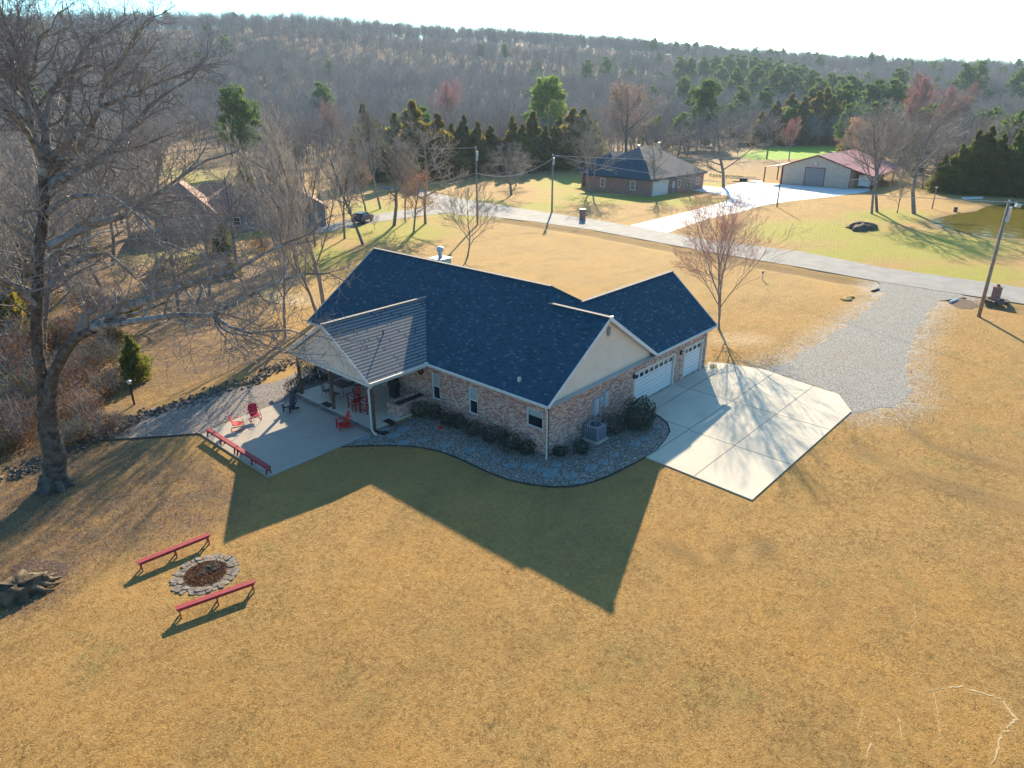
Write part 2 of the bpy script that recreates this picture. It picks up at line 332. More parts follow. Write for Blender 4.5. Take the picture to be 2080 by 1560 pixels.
GREEN=[(800,470,150,30),(950,425,110,30),(640,520,90,30),(1240,400,170,18),(1150,372,90,20),(1400,410,90,12),(1440,380,60,12),(1870,500,260,40),(1650,470,200,28),(1950,560,180,30),(1800,440,120,18),(1100,420,60,12),(420,360,90,20),(330,350,60,14),(330,520,120,22),(30,470,90,40),(1690,520,120,24),(760,430,80,25),(520,470,60,20)]
VIV=[(1640,310,135,15),(1560,316,70,10)]
LEAF=[(150,1010,330,170),(120,900,300,120),(300,700,260,120),(100,600,260,260),(380,620,200,90),(330,1010,200,110),(430,720,180,60),(40,1180,140,90),(200,450,300,110),(500,560,120,40)]
PALE=[(600,610,60,14),(560,600,40,10),(1500,690,90,18),(1180,740,10,5),(1250,395,90,3)]
LINES=[([(1870,1405),(1950,1395),(2035,1420),(2062,1460),(2030,1500),(2015,1560)],.13),([(1855,1225),(1862,1262),(1845,1285)],.06),([(1895,1400),(1905,1450),(1910,1500)],.05),([(1825,1455),(1835,1510)],.06),([(1770,1490),(1760,1550)],.07),([(1755,1435),(1745,1480)],.05)]
lines=[([G(*p) for p in L],w_) for L,w_ in LINES]
TRACKS=[[G(*q) for q in P] for P in ([(1735,908),(1850,950),(1960,985),(2080,1018),(2300,1080)],[(1745,925),(1850,968),(1960,1003),(2080,1037),(2300,1100)],[(1560,1110),(1480,1140),(1400,1130),(1340,1090)],[(1830,850),(1880,900),(1990,930),(2100,955)])]
GR=[(1612,771),(1548,750),(1612,731),(1655,703),(1695,675),(1735,651),(1766,626),(1788,608),(1798,595),(1781,592),(1785,571),(1850,581),(1932,594),(1960,602),(1930,608),(1902,614),(1892,626),(1883,641),(1865,666),(1855,694),(1843,725),(1843,765),(1849,798),(1821,826),(1735,838),(1729,835),(1705,801)]
grl=[G(*q) for q in GR]
def build_ground():
    X=axis(-45,190,1.0,5200); Y=axis(-60,120,1.0,5200); nx,ny=len(X),len(Y)
    V=[]; A={k:[] for k in('green','vivid','leaf','pale','dark','track','gravel')}
    for j,y in enumerate(Y):
        for i,x in enumerate(X):
            V.append((x,y,gh(x,y))); px,py=pxz(x,y); g=v=l=p=d=0
            if -400<px<2500 and py<1700 and V[-1][2]<5:
                g=max([blob(px,py,*b) for b in GREEN]); v=max(blob(px,py,*b) for b in VIV); l=max(blob(px,py,*b) for b in LEAF); p=max(blob(px,py,*b) for b in PALE)*.6
            r=math.hypot(x-CAM.x,y-CAM.y)
            if r>150 and py<370: l=max(l,.5*sstep(150,260,r)*(1-min(1,v*3)))
            if r>330: l=1
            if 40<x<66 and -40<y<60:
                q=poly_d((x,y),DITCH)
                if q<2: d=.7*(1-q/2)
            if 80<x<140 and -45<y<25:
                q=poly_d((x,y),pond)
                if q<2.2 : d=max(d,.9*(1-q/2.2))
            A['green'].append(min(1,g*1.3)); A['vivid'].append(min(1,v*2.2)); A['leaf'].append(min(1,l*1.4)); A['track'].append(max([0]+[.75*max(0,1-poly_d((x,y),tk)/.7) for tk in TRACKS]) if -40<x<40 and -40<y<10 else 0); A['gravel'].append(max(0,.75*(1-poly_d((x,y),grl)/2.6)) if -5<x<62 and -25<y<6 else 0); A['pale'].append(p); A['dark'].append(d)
    Fc=[(j*nx+i,j*nx+i+1,(j+1)*nx+i+1,(j+1)*nx+i) for j in range(ny-1) for i in range(nx-1)]
    me=bpy.data.meshes.new('ground'); me.from_pydata(V,[],Fc); me.materials.append(m_ground)
    for k,a in A.items(): at=me.attributes.new(k,'FLOAT','POINT'); at.data.foreach_set('value',a)
    me.polygons.foreach_set('use_smooth',[True]*len(Fc))
    o=bpy.data.objects.new('ground',me); COL.objects.link(o); o['kind']='structure'
build_ground()
def tri_sheet(name,pts,mat,z,kind='structure',thick=None,jag=0,parent=None):
    P=[]
    for i,a in enumerate(pts):
        b=pts[(i+1)%len(pts)]; P.append(Vector((a[0],a[1],z)))
        if jag:
            L=math.hypot(b[0]-a[0],b[1]-a[1]); k=int(L/.5)
            for q in range(1,k):
                t=q/k; P.append(Vector((a[0]+(b[0]-a[0])*t+rnd.uniform(-jag,jag),a[1]+(b[1]-a[1])*t+rnd.uniform(-jag,jag),z)))
    bm=bmesh.new(); vs=[bm.verts.new(p) for p in P]; f=bm.faces.new(vs); f.normal_update()
    if f.normal.z<0: f.normal_flip()
    if thick:
        r=bmesh.ops.extrude_face_region(bm,geom=[f]); 
        for v in [g for g in r['geom'] if isinstance(g,bmesh.types.BMVert)]: v.co.z+=0
        for v in vs: v.co.z-=thick
    bmesh.ops.triangulate(bm,faces=bm.faces[:]); bmesh.ops.recalc_face_normals(bm,faces=bm.faces[:])
    me=bpy.data.meshes.new(name); bm.to_mesh(me); bm.free()
    if not thick and len(me.polygons) and me.polygons[0].normal.z<0: me.flip_normals()
    me.materials.append(mat); o=bpy.data.objects.new(name,me); COL.objects.link(o); o.parent=parent
    if kind and not parent: o['kind']=kind
    return o
# road and drives
tri_sheet('road',near+far[::-1],m_asphalt,GZ+.035,jag=.05)
side=[(930,436),(902,433),(862,438),(777,449),(730,458),(682,468),(640,476),(640,462),(712,446),(775,433),(851,423),(879,411),(915,402),(960,415)]
tri_sheet('side_road',[G(*p) for p in side],m_asphalt,GZ+.025,jag=.05)
tri_sheet('gravel_drive',[G(*p) for p in GR],m_gravel,GZ+.012,jag=.3)
FD=[(1280,458),(1356,440),(1420,424),(1460,413),(1485,405),(1478,398),(1453,394),(1410,387),(1363,382),(1350,374),(1392,374),(1465,381),(1490,374),(1514,369),(1545,366),(1551,371),(1590,374),(1716,384),(1765,381),(1770,387),(1748,392),(1686,400),(1603,409),(1548,418),(1502,431),(1440,444),(1355,473)]
tri_sheet('concrete_drive',[G(*p) for p in FD],m_wconc,GZ+.02)
tri_sheet('pond_water',pond,m_water,GZ+.006)
# house driveway: real slab
DX0,DX1=3.45,20.1
bed_arc=[(3.6,-4.3),(4.8,-4.35),(6.1,-4.1),(7.4,-3.7),(8.3,-3.0),(8.8,-2.2),(9.1,-1.2),(9.1,-.02)]
dr=[(3.3,-10.8),(3.58,-4.35)]+bed_arc[1:]+[(18.76,-.02),(19.95,.2),(20.5,-.75),(21.2,-3.4),(20.7,-6.05),(20.1,-9.4),(17.8,-10.95)]
tri_sheet('concrete_driveway',dr,m_conc,-.065,thick=.15)
j=MB()
for a,b in (((3.5,-7.45),(20.4,-7.55)),((3.6,-4.42),(20.9,-4.45)),((8.45,-4.42),(8.5,-2.3)),((8.2,-10.8),(8.3,-4.42)),((14.1,-10.9),(14.2,-.2)),((9.2,-1.35),(20.3,-1.2))):
    j.bar((a[0],a[1],-.062),(b[0],b[1],-.062),.035,.008)
tag(j.build('driveway_joint',m_joint),kind='structure')
# patio
tri_sheet('patio',[(-11.95,9.6),(-5.0,9.72),(-4.9,18.0),(-7.2,18.0),(-8.8,17.9),(-11.0,17.6),(-12.0,17.3)],m_patio,-.05,thick=.2)
pp=[(158,898),(230,893),(330,887),(410,881),(440,866),(552,824),(587,816),(592,775),(560,778),(505,783),(421,800),(303,833),(235,865)]
tri_sheet('gravel_path',[G(*p) for p in pp],m_path,GZ+.012,jag=.1)
bed=[(-7.2,9.62),(-6.5,9.0),(-5.63,8.12),(-4.8,7.2),(-4.21,6.25),(-3.75,5),(-3.58,3.57),(-3.6,1.44),(-3.46,-.2),(-3.05,-1.4),(-2.49,-2.4),(-1.7,-3.2),(-.74,-3.67),(.5,-4.0),(1.81,-4.15),(3.55,-4.32)]
tri_sheet('pebble_bed',bed+bed_arc+[(9.1,.05),(.05,.05),(.05,9.6)],m_pebble,GZ+.03)
e=MB(); e.tube([(x,y,GZ+.03) for x,y in bed+bed_arc],.045,6); thing1(e,'bed_edging',m_edge,'dark curved edging strip around the pebble bed at the house corner','edging')
e=MB(); e.tube([G(x,y,GZ+.03) for x,y in ((158,898),(230,893),(330,887),(400,881),(412,884))],.05,5); thing1(e,'path_edging',m_edge,'straight dark edging strip between the grey gravel path and the lawn','edging')
tri_sheet('rear_bed',[(-4.9,18.0),(-7.0,18.2),(-7.6,20.2),(-5.5,21.5),(-.5,22.6),(0,18.3)],m_path,GZ+.02,jag=.08)
for L,w_ in lines:
    b=MB(); c_=[]
    for a,c in zip(L,L[1:]):
        n=max(2,int((c-a).length/.09)); c_+=[(a.lerp(c,i/n)+Vector((rnd.gauss(0,w_*.24),rnd.gauss(0,w_*.24),0)),(c-a).normalized()) for i in range(n)]
    W=[rnd.uniform(.1,1.5) for _ in c_]; W=[sum(W[max(0,i-2):i+3])/len(W[max(0,i-2):i+3])*rnd.uniform(.7,1.2) for i in range(len(W))]
    side=[(q,Vector((-t.y,t.x,0))*max(.004,w_*.42*W[i]*(math.sin(math.pi*(i+.5)/len(c_))**.6))) for i,(q,t) in enumerate(c_)]
    for (q,s),(q2,s2) in zip(side,side[1:]):
        if rnd.random()<.9: b.face([q-s+Vector((0,0,.008)),q2-s2+Vector((0,0,.008)),q2+s2+Vector((0,0,.008)),q+s+Vector((0,0,.008))])
    tag(b.build('bare_soil',MPALE),kind='structure')
# ---------------- the brick house
ZE,P_,PG,PP_,O,UM,US,VG,L_,UG,VP,WP,D_=3.23,.673,.84,.61,.41,6.29,5.2,3.65,22.78,18.76,14.05,4.44,4.92
ZM=ZE+P_*(UM+O); ZS=ZE+P_*(US+O); ZG=ZE+PG*(VG+O); V1=(ZM-ZE)/PG-O; S1=(ZS-ZE)/PG-O; UPG=UM+(ZM-ZG)/P_; ZP=ZE+PP_*WP; UR=2*UM+O; US2=2*US+O
house=empty('brick_house',(0,0,0),0,'x','house')
house['label']='large brick house with dark blue roof, cream gables and garage doors in the middle'
T=.14
def roofpart(poly,m=m_shin,name='roof'): 
    b=MB(); b.slab(poly,T,0,1); return b.build(name,[m,m_trim],house)
roofpart([(-O,-O,ZE),(-O,L_+O,ZE),(UM,L_+O,ZM),(UM,V1,ZM),(US,S1,ZS),(US,-O,ZS)])
roofpart([(US2,-O,ZE),(UG+O,-O,ZE),(UG+O,VG,ZG),(UPG,VG,ZG),(UM,V1,ZM),(US,S1,ZS)])
roofpart([(US,-O,ZS),(US,S1,ZS),(US2,-O,ZE)])
roofpart([(UM,V1,ZM),(UM,L_+O,ZM),(UR,L_+O,ZE),(UR,2*VG+O,ZE),(UPG,VG,ZG)])
roofpart([(UPG,VG,ZG),(UG+O,VG,ZG),(UG+O,2*VG+O,ZE),(UR,2*VG+O,ZE)])
XB=-O+WP*PP_/P_
roofpart([(-D_,VP-WP,ZE),(-O,VP-WP,ZE),(XB,VP,ZP),(-D_,VP,ZP)],m_shinsun)
roofpart([(-D_,VP+WP,ZE),(-O,VP+WP,ZE),(XB,VP,ZP),(-D_,VP,ZP)],m_shin2)
# ridge caps
def ridge(a,b,name='ridge_cap',m=m_ridge,w_=.16):
    q=MB(); a,b=Vector(a),Vector(b); n=int((b-a).length/.3)
    for i in range(n):
        p=a.lerp(b,i/n); s=a.lerp(b,(i+1.08)/n); q.bar(p+Vector((0,0,.015+.012)),s+Vector((0,0,.015)),w_*2*.8,.035)
    return q.build(name,m,house)
for a,b in (((UM,V1,ZM),(UM,L_+O,ZM)),((US,-O,ZS),(US,S1+.1,ZS)),((UPG-.2,VG,ZG),(UG+O,VG,ZG)),((-D_,VP,ZP),(XB+.1,VP,ZP))): ridge(a,b)
for a,b in (((UM,V1,ZM),(UPG,VG,ZG)),((UM,V1,ZM),(US,S1,ZS))): ridge(a,b,'ridge_cap',m_shin,.1)
# rake boards and gutters
def board(a,b,h=.2,t=.035,name='rake_board',m=m_white,dz=0):
    q=MB(); a,b=Vector(a)+Vector((0,0,dz)),Vector(b)+Vector((0,0,dz)); q.bar(a-Vector((0,0,h/2)),b-Vector((0,0,h/2)),t,h); return q.build(name,m,house)
board((-O,-O-.02,ZE+.03),(US,-O-.02,ZS+.03)); board((US,-O-.02,ZS+.03),(US2,-O-.02,ZE+.03))
board((UG+O+.02,-O,ZE+.03),(UG+O+.02,VG,ZG+.03)); board((UG+O+.02,VG,ZG+.03),(UG+O+.02,2*VG+O,ZE+.03))
board((-O,L_+O+.02,ZE+.03),(UM,L_+O+.02,ZM+.03)); board((UM,L_+O+.02,ZM+.03),(UR,L_+O+.02,ZE+.03))
board((-D_-.02,VP-WP,ZE+.03),(-D_-.02,VP,ZP+.03)); board((-D_-.02,VP,ZP+.03),(-D_-.02,VP+WP,ZE+.03))
q=MB(); q.box((US,-O-.05,ZS-.06),(.28,.10,.28)); q.build('ridge_end_block',m_white,house)
def gutter(a,b):
    q=MB(); q.bar(Vector(a)-Vector((0,0,.07)),Vector(b)-Vector((0,0,.07)),.11,.12); o=q.build('gutter',m_trim,house)
gutter((-O-.06,-O,ZE),(-O-.06,VP-WP,ZE)); gutter((US2,-O-.06,ZE),(UG+O,-O-.06,ZE)); gutter((-D_,VP-WP-.06,ZE),(-O-.12,VP-WP-.06,ZE)); gutter((-D_,VP+WP+.06,ZE),(-O,VP+WP+.06,ZE)); gutter((-O-.06,VP+WP,ZE),(-O-.06,L_+O,ZE))
q=MB(); q.box((-O-.07,VP-WP-.07,ZE-.03),(.2,.2,.22)); q.build('gutter',m_trim,house)
def spout(pts,r=.045):
    q=MB(); q.tube(pts,r,4); return q.build('downspout',m_trim,house)
spout([(-O-.06,-.3,ZE-.1),(-O-.02,-.25,ZE-.28),(-.07,-.06,ZE-.5),(-.07,-.06,.12),(-.1,-.1,0),(-.45,-.35,GZ+.07)],.055)
spout([(UG-.25,-O-.05,ZE-.1),(UG-.25,-O+.05,ZE-.25),(UG-.25,-.07,ZE-.45),(UG-.25,-.07,.05),(UG-.25,-.35,-.0)],.05)
spout([(-D_+.3,VP-WP-.06,ZE-.12),(-D_+.2,VP-WP+.05,ZE-.3),(-D_+.02,VP-WP+.13,ZE-.45),(-D_+.02,VP-WP+.13,.15),(-D_+.0,VP-WP-.0,0),(-D_-.02,VP-WP-.35,GZ+.07)],.06)
# walls with openings; plane 'x' or 'y' at c; outward sign
def wall(ax,c,a0,a1,z0,z1,holes,out,th=.2,name='wall',m=m_brick,parent=house):
    As=sorted({a0,a1}|{h[0] for h in holes}|{h[1] for h in holes}); Zs=sorted({z0,z1}|{h[2] for h in holes}|{h[3] for h in holes}); q=MB()
    P=lambda a,z,d:(c-out*d,a,z) if ax=='x' else (a,c-out*d,z)
    hol=lambda a,z:any(h[0]<a<h[1] and h[2]<z<h[3] for h in holes)
    flip=(out<0)!=(ax=='y')
    def F(p): q.face(p[::-1] if flip else p)
    for i in range(len(As)-1):
        for j in range(len(Zs)-1):
            a,b,s,t=As[i],As[i+1],Zs[j],Zs[j+1]
            if hol((a+b)/2,(s+t)/2): continue
            F([P(a,s,0),P(b,s,0),P(b,t,0),P(a,t,0)]); F([P(a,t,th),P(b,t,th),P(b,s,th),P(a,s,th)])
    for h in holes:
        a,b,s,t=h[:4]; F([P(a,s,0),P(a,t,0),P(a,t,th),P(a,s,th)]); F([P(b,t,0),P(b,s,0),P(b,s,th),P(b,t,th)]); F([P(b,s,0),P(a,s,0),P(a,s,th),P(b,s,th)]); F([P(a,t,0),P(b,t,0),P(b,t,th),P(a,t,th)])
    F([P(a0,z1,0),P(a1,z1,0),P(a1,z1,th),P(a0,z1,th)])
    return q.build(name,m,parent)
def winunit(ax,c,a0,a1,z0,z1,out,parent=house,sash=True,blind=0,rec=.07,mf=m_white,fw=.055):
    P=lambda a,z,d:(c-out*d,a,z) if ax=='x' else (a,c-out*d,z)
    w_=lambda da,dz,dd:(dd,da,dz) if ax=='x' else (da,dd,dz)
    q=MB(); am,zm=(a0+a1)/2,(z0+z1)/2
    for a in(a0+fw/2,a1-fw/2): q.box(P(a,zm,rec),w_(fw,z1-z0,.09))
    for z in(z0+fw/2,z1-fw/2): q.box(P(am,z,rec),w_(a1-a0-2*fw,fw,.088))
    if sash: q.box(P(am,zm,rec),w_(a1-a0-2*fw,.05,.07))
    o=q.build('window',mf,parent)
    g=MB(); g.box(P(am,zm,rec+.03),w_(a1-a0-2*fw+.01,z1-z0-2*fw+.01,.012)); g.build('pane',m_glass,o)
    if blind: g=MB(); g.box(P(am,z1-fw-(z1-z0)*blind/2,rec+.016),w_(a1-a0-2*fw-.02,(z1-z0)*blind,.008)); g.build('blind',m_blind,o)
    return o
W1=[(8.92,9.64,.68,2.5),(5.5,6.25,.68,2.5),(.3,1.5,1.37,2.5)]
WT=ZE-.2
door=[(13.1,14.1,.08,2.2),(15.2,16.9,.75,2.2)]
wall('x',0,0,L_,-.35,WT-.22,W1+door,-1)
q=MB(); q.box((.095,L_/2,WT-.11),(.21,L_+.01,.22)); q.build('soldier_course',m_sold,house)
for h,bl in zip(W1,(.5,.5,.36)): winunit('x',0,*h,-1,blind=bl,sash=h[3]-h[2]>1.5)
winunit('x',0,*door[1],-1,sash=False); q=MB(); q.box((.08,13.6,1.14),(.06,.98,2.1)); dd=q.build('door',MN('door_paint',(.09,.10,.10),(.07,.08,.08),2,.4),house); g=MB(); g.box((.045,13.6,1.4),(.012,.6,1.2)); g.build('pane',m_glass,dd)
GD=[(9.0,13.95,-.08,2.2),(15.5,18.0,-.08,2.2)]
wall('y',0,.2,UG,-.35,WT-.22,GD,-1)
q=MB(); q.box((UG/2+.1,.095,WT-.11),(UG-.21,.21,.22)); q.build('soldier_course',m_sold,house)
wall('x',UG,.2,2*VG,-.35,WT,[],1); wall('y',2*VG,2*UM,UG-.2,-.35,WT,[],1); wall('x',2*UM,2*VG+.2,L_,-.35,WT,[],1); wall('y',L_,.2,2*UM-.2,-.35,WT,[(3,4.2,.9,2.3),(8,9.2,.9,2.3)],1)
for h in((3,4.2,.9,2.3),(8,9.2,.9,2.3)): winunit('y',L_,*h,1)
# soffits
for poly in ([(-O,-O),(US2,-O),(US2,0),(0,0),(0,L_),(-O,L_)],[(US2,-O),(UG+O,-O),(UG+O,0),(US2,0)]):
    q=MB(); q.slab([(x,y,ZE-.15) for x,y in poly],.03); q.build('soffit',m_ceil,house)
# gable siding
def gable(pts,t,name='gable_siding'):
    q=MB(); A=[Vector(p) for p in pts]; n=len(A); B=[p+Vector(t) for p in A]
    nn=(A[1]-A[0]).cross(A[2]-A[0])
    if nn.dot(Vector(t))>0: A,B=A[::-1],B[::-1]
    q.face(A); q.face(B[::-1])
    for i in range(n): j=(i+1)%n; q.face([A[i],B[i],B[j],A[j]])
    return q.build(name,m_side,house)
zb=ZE-.21
gable([(-.25,-.03,zb),(2*US+.25,-.03,zb),(2*US+.2,-.03,ZE-.02),(US,-.03,ZS-.18),(-.2,-.03,ZE-.02)],(0,.1,0))
gable([(-D_+.22,VP-WP+.2,zb+.03),(-D_+.22,VP+WP-.2,zb+.03),(-D_+.22,VP,ZP-.16)],(.12,0,0))
gable([(UG+.03,0,zb),(UG+.03,2*VG,zb),(UG+.03,VG,ZG-.16)],(-.1,0,0)); gable([(0,L_+.03,zb),(2*UM,L_+.03,zb),(UM,L_+.03,ZM-.16)],(0,-.1,0))
q=MB(); q.box((-D_+.24,VP,ZE-.27),(.22,2*WP-.3,.2)); q.box((-D_/2,VP-WP+.28,ZE-.27),(D_-.5,.16,.2)); q.box((-D_/2,VP+WP-.28,ZE-.27),(D_-.5,.16,.2)); q.build('porch_beam',m_trim,house)
q=MB(); q.box((-D_/2+.2,VP,ZE-.14),(D_-.45,2*WP-.75,.03)); q.build('porch_ceiling',m_ceil,house)
for x,y in((-D_+.32,VP+WP-.5),(-D_+.32,VP+.15),(-D_+.32,VP-WP+.3)):
    q=MB(); q.box((x,y,ZE/2-.2),(.17,.17,ZE-.3)); q.build('post',m_wood,house)
# gable vent
q=MB(); c=Vector((US+.38,-.06,6.0))
for k in range(2):
    rr=(.19,.33) if k==0 else (.15,.27); q.face([c+Vector((rr[0]*math.cos(a),-.02*(k+1),rr[1]*math.sin(a))) for a in [i*math.pi/12 for i in range(24)]])
for i in range(9): z=-.24+i*.06; w2=.15*math.sqrt(max(0,1-(z/.27)**2)); q.box(c+Vector((0,-.055,z)),(2*w2+.01,.02,.02))
q.build('gable_vent',MN('vent_grey',(.36,.36,.36),(.3,.3,.3),4),house)
# garage doors
for (a,b,z0,z1) in GD:
    q=MB(); n=4; hh=(z1-z0-.02)/n
    for i in range(n): q.box(((a+b)/2,.13,z0+.02+hh*(i+.5)),(b-a-.02,.05,hh-.018))
    nc=int((b-a)/.6)
    for i in range(3):
        for k in range(nc): x=a+(k+.5)*(b-a)/nc; q.box((x,.104,z0+.02+hh*(i+.5)),((b-a)/nc-.14,.012,hh-.16))
    o=q.build('garage_door',m_gdoor,house)
    for k in range(nc):
        x=a+(k+.5)*(b-a)/nc; g=MB(); g.box((x,.1,z0+.02+hh*3.5),((b-a)/nc-.2,.016,.26)); g.build('pane',m_glass,o)
    q=MB(); q.box((a-.06,.03,(z0+z1)/2),(.14,.1,z1-z0)); q.box((b+.06,.03,(z0+z1)/2),(.14,.1,z1-z0)); q.box(((a+b)/2,.03,z1+.06),(b-a+.26,.098,.12)); q.build('door_trim',m_trim,house)
for x in(8.75,14.75):
    q=MB(); q.box((x,-.08,2.15),(.14,.12,.26)); q.tube([(x,-.08,2.28),(x,-.08,2.36)],[.09,.02],6); q.build('wall_lantern',m_dark,house)
# meter boxes
for x,z0,z1,w2,d in((4.55,.95,2.0,.42,.20),(5.1,1.3,1.95,.32,.14),(5.58,1.15,2.15,.40,.18)):
    q=MB(); q.box((x,-d/2,(z0+z1)/2),(w2,d,z1-z0)); q.box((x,-d-.006,(z0+z1)/2),(w2-.05,.012,z1-z0-.08)); q.tube([(x,-.08,z0),(x,-.08,-.1)],.03,6)
    if w2<.35: q.tube([(x,-d,1.62),(x,-d-.12,1.62)],.1,14)
    q.build('meter_box',m_boxmetal,house)
# chimney
q=MB(); cx,cy=8.6,17.95; q.box((cx,cy,6.55),(1.15,1.15,1.5)); ch=q.build('chimney',m_trim,house)
q=MB(); q.box((cx,cy,7.33),(1.35,1.35,.05)); q.build('chimney_cap',m_galv,ch)
q=MB(); q.cyl((cx,cy,7.35),.17,.75,16); q.cyl((cx,cy,7.85),.26,.3,16); q.cyl((cx,cy,8.15),.2,.06,16); q.build('flue',m_galv,ch,True)
def onfront(px,py):  # point of the front slope under a pixel
    d=ray(px,py); n=Vector((-P_,0,1)); k=(ZE+P_*O-(n.dot(CAM)))/n.dot(d); return CAM+d*k
p=onfront(1055,774); q=MB(); q.box(p+Vector((0,0,.1)),(.16,.16,.26)); q.build('roof_vent',m_trim,house)
q=MB(); q.tube([(-1.6,12.3,ZE+PP_*2.6-.1),(-1.6,12.3,ZE+PP_*2.6+.35)],.04,6); q.build('vent_pipe',m_black,house)
q=MB()
for k in range(16): a=k*math.pi/8; q.box((-.05,10.7+.22*math.cos(a),2.35+.22*math.sin(a)),(.07,.12,.12))
q.build('wreath',m_brownl,house)
# porch slab, steps, brick planter
q=MB(); q.box((-2.42,VP+.1,-.02),(4.84,2*WP-.5,.22)); q.build('porch_slab',m_conc,house)
q=MB()
for i in range(26):
    y=9.95+i*.325; q.box((-4.97+rnd.uniform(-.03,.03),y,-.02+rnd.uniform(-.01,.01)),(.26,.31,.2),rnd.uniform(-.05,.05))
q.build('stone_edge',m_palerock,house)
q=MB(); q.box((-1.3,10.05,.42),(2.6,.22,.78)); q.box((-2.5,10.55,.42),(.22,.78,.78)); q.box((-1.3,11.05,.42),(2.6,.22,.78)); q.build('brick_planter',m_brick,house)
q=MB(); q.box((-1.2,10.55,.62),(2.38,.77,.1)); q.build('planter_soil',m_edge,house)
# ---------------- bed things
def leafball(b,c,rx,rz,n,s,up=.3,core=True,m=0,rg=rnd):
    c=Vector(c)
    for i in range(n):
        while True:
            v=Vector((rg.uniform(-1,1),rg.uniform(-1,1),rg.uniform(-1,1))); L=v.length
            if .2<L<1: break
        k=(L**.5)/L*(1+.12*math.sin(v.x*7+c.x*3)+.1*math.sin(v.y*9+v.z*5+c.y)); p=c+Vector((v.x*rx*k,v.y*rx*k,v.z*rz*k))
        if p.z<c.z-rz*.96: continue
        a=Vector((rg.gauss(0,1),rg.gauss(0,1),rg.gauss(0,1)+up)); a.normalize(); q=a.orthogonal().normalized(); q.rotate(Matrix.Rotation(rg.uniform(0,6.28),3,a)); t=a.cross(q)*s*rg.uniform(.3,.6); q=q*s*rg.uniform(.6,1.2)
        b.face([p-q,p-t*.6,p+q,p+t],m)
def shrub(px,py,r,h,label,mat=m_shrub,n=900,s=.06,group='dark shrubs in the pebble bed',name='shrub'):
    p=G(px,py); b=MB(); k=r/.6
    leafball(b,(0,0,h*.5),r,h*.52,int(n*k),s); o=b.build('foliage',mat); e=empty(name,p,rnd.uniform(0,6),label,'shrub',group); o.parent=e
    t=MB()
    for i in range(5): a=rnd.uniform(0,6.3); t.tube([(0,0,0),(r*.3*math.cos(a),r*.3*math.sin(a),h*.5)],[.025,.008],4)
    t.build('stem',m_bark,e)
SH=[(852,845,.62,1.0,'low dark shrub beside the porch planter, first of the wall bed'),(882,850,.6,.95,'dark shrub under the tall window nearest the porch'),(910,862,.55,.8,'dark shrub just above the small red ball'),(930,868,.58,.85,'dark shrub between the two tall windows'),(961,884,.62,.95,'large dark shrub below the middle tall window'),(997,897,.66,1.0,'large dark shrub between middle window and square window'),(1035,914,.68,1.05,'dark shrub in front of the upright green grass tuft'),(1068,922,.55,.8,'round dark shrub closest to the downspout corner, left of it'),(1137,926,.45,.6,'small brownish shrub just right of the house corner downspout'),(1180,920,.5,.75,'small dark shrub standing left of the air conditioner'),(1245,880,.75,1.25,'dark bushy shrub right behind the air conditioner')]
for a in SH: shrub(*a)
shrub(1296,868,1.05,1.9,'large feathery evergreen shrub beside the double garage door',MN('x',(.03,.05,.035),(.06,.08,.045),3),1500,.09,name='evergreen_shrub')
for a in ((600,800,.7,1.1,'dark shrub left of the porch corner post'),(625,778,.8,1.3,'taller dark shrub behind the left porch post'),(655,770,.75,1.2,'dark shrub at the far side of the porch'),(632,752,.7,1.4,'glossy green shrub against the house wall beyond the porch')): shrub(*a,group='shrubs by the porch')
shrub(1449,748,.28,.35,'small leafy plant with red flowers at the garage wing corner',m_cedar,400,.05,None,'flowering_plant')
b=MB(); c=G(1029,892)
for i in range(160):
    a=rnd.uniform(0,6.3); k=rnd.uniform(.1,.45); p=Vector((rnd.gauss(0,.08),rnd.gauss(0,.08),0)); q=p+Vector((k*math.cos(a),k*math.sin(a),rnd.uniform(.7,1.1))); t=Vector((-math.sin(a),math.cos(a),0))*.012; b.face([p-t,p+t,q])
o=thing1(b,'ornamental_grass',MN('grass_green',(.04,.12,.06),(.06,.15,.07),3),'upright green ornamental grass tuft among the dark shrubs','grass'); o.location=c
def ball(name,px,py,r,mat,label,cat):
    bm=bmesh.new(); bmesh.ops.create_uvsphere(bm,u_segments=14,v_segments=10,radius=r)
    for v in bm.verts: v.co.z*=.92
    me=bpy.data.meshes.new(name); bm.to_mesh(me); bm.free(); me.materials.append(mat); me.polygons.foreach_set('use_smooth',[True]*len(me.polygons)); o=bpy.data.objects.new(name,me); COL.objects.link(o); o.location=G(px,py)+Vector((0,0,r*.9)); tag(o,label,cat)
ball('garden_ornament',895,872,.13,m_red2,'small red round ornament lying in the pebble bed by the shrubs','ornament')
# air conditioner
ac=empty('air_conditioner',(3.55,-.85,GZ+.03),0,'grey metal air conditioning unit standing in the pebble bed by the side wall','air conditioner')
q=MB(); q.box((0,0,.04),(1.15,1.15,.08)); q.build('pad',m_conc,ac)
q=MB(); q.box((0,0,.5),(.84,.84,.82)); q.build('body',MN('coil_dark',(.06,.075,.09),(.09,.11,.13),10),ac)
q=MB(); 
for sx,sy in((1,1),(1,-1),(-1,1),(-1,-1)): q.box((sx*.43,sy*.43,.5),(.06,.06,.84))
for i in range(1,6):
    t=-.43+i*.86/6
    for s in(-1,1): q.box((t,s*.432,.5),(.05,.02,.8)); q.box((s*.432,t,.5),(.02,.05,.8))
q.build('louvre_panel',m_acmetal,ac)
q=MB(); q.box((0,0,.94),(.92,.92,.06)); q.build('top_cover',m_acmetal,ac)
q=MB(); q.cyl((0,0,.972),.33,.02,24)
fan=q.build('fan_guard',m_black,ac); q=MB(); q.cyl((0,0,.993),.07,.02,12)
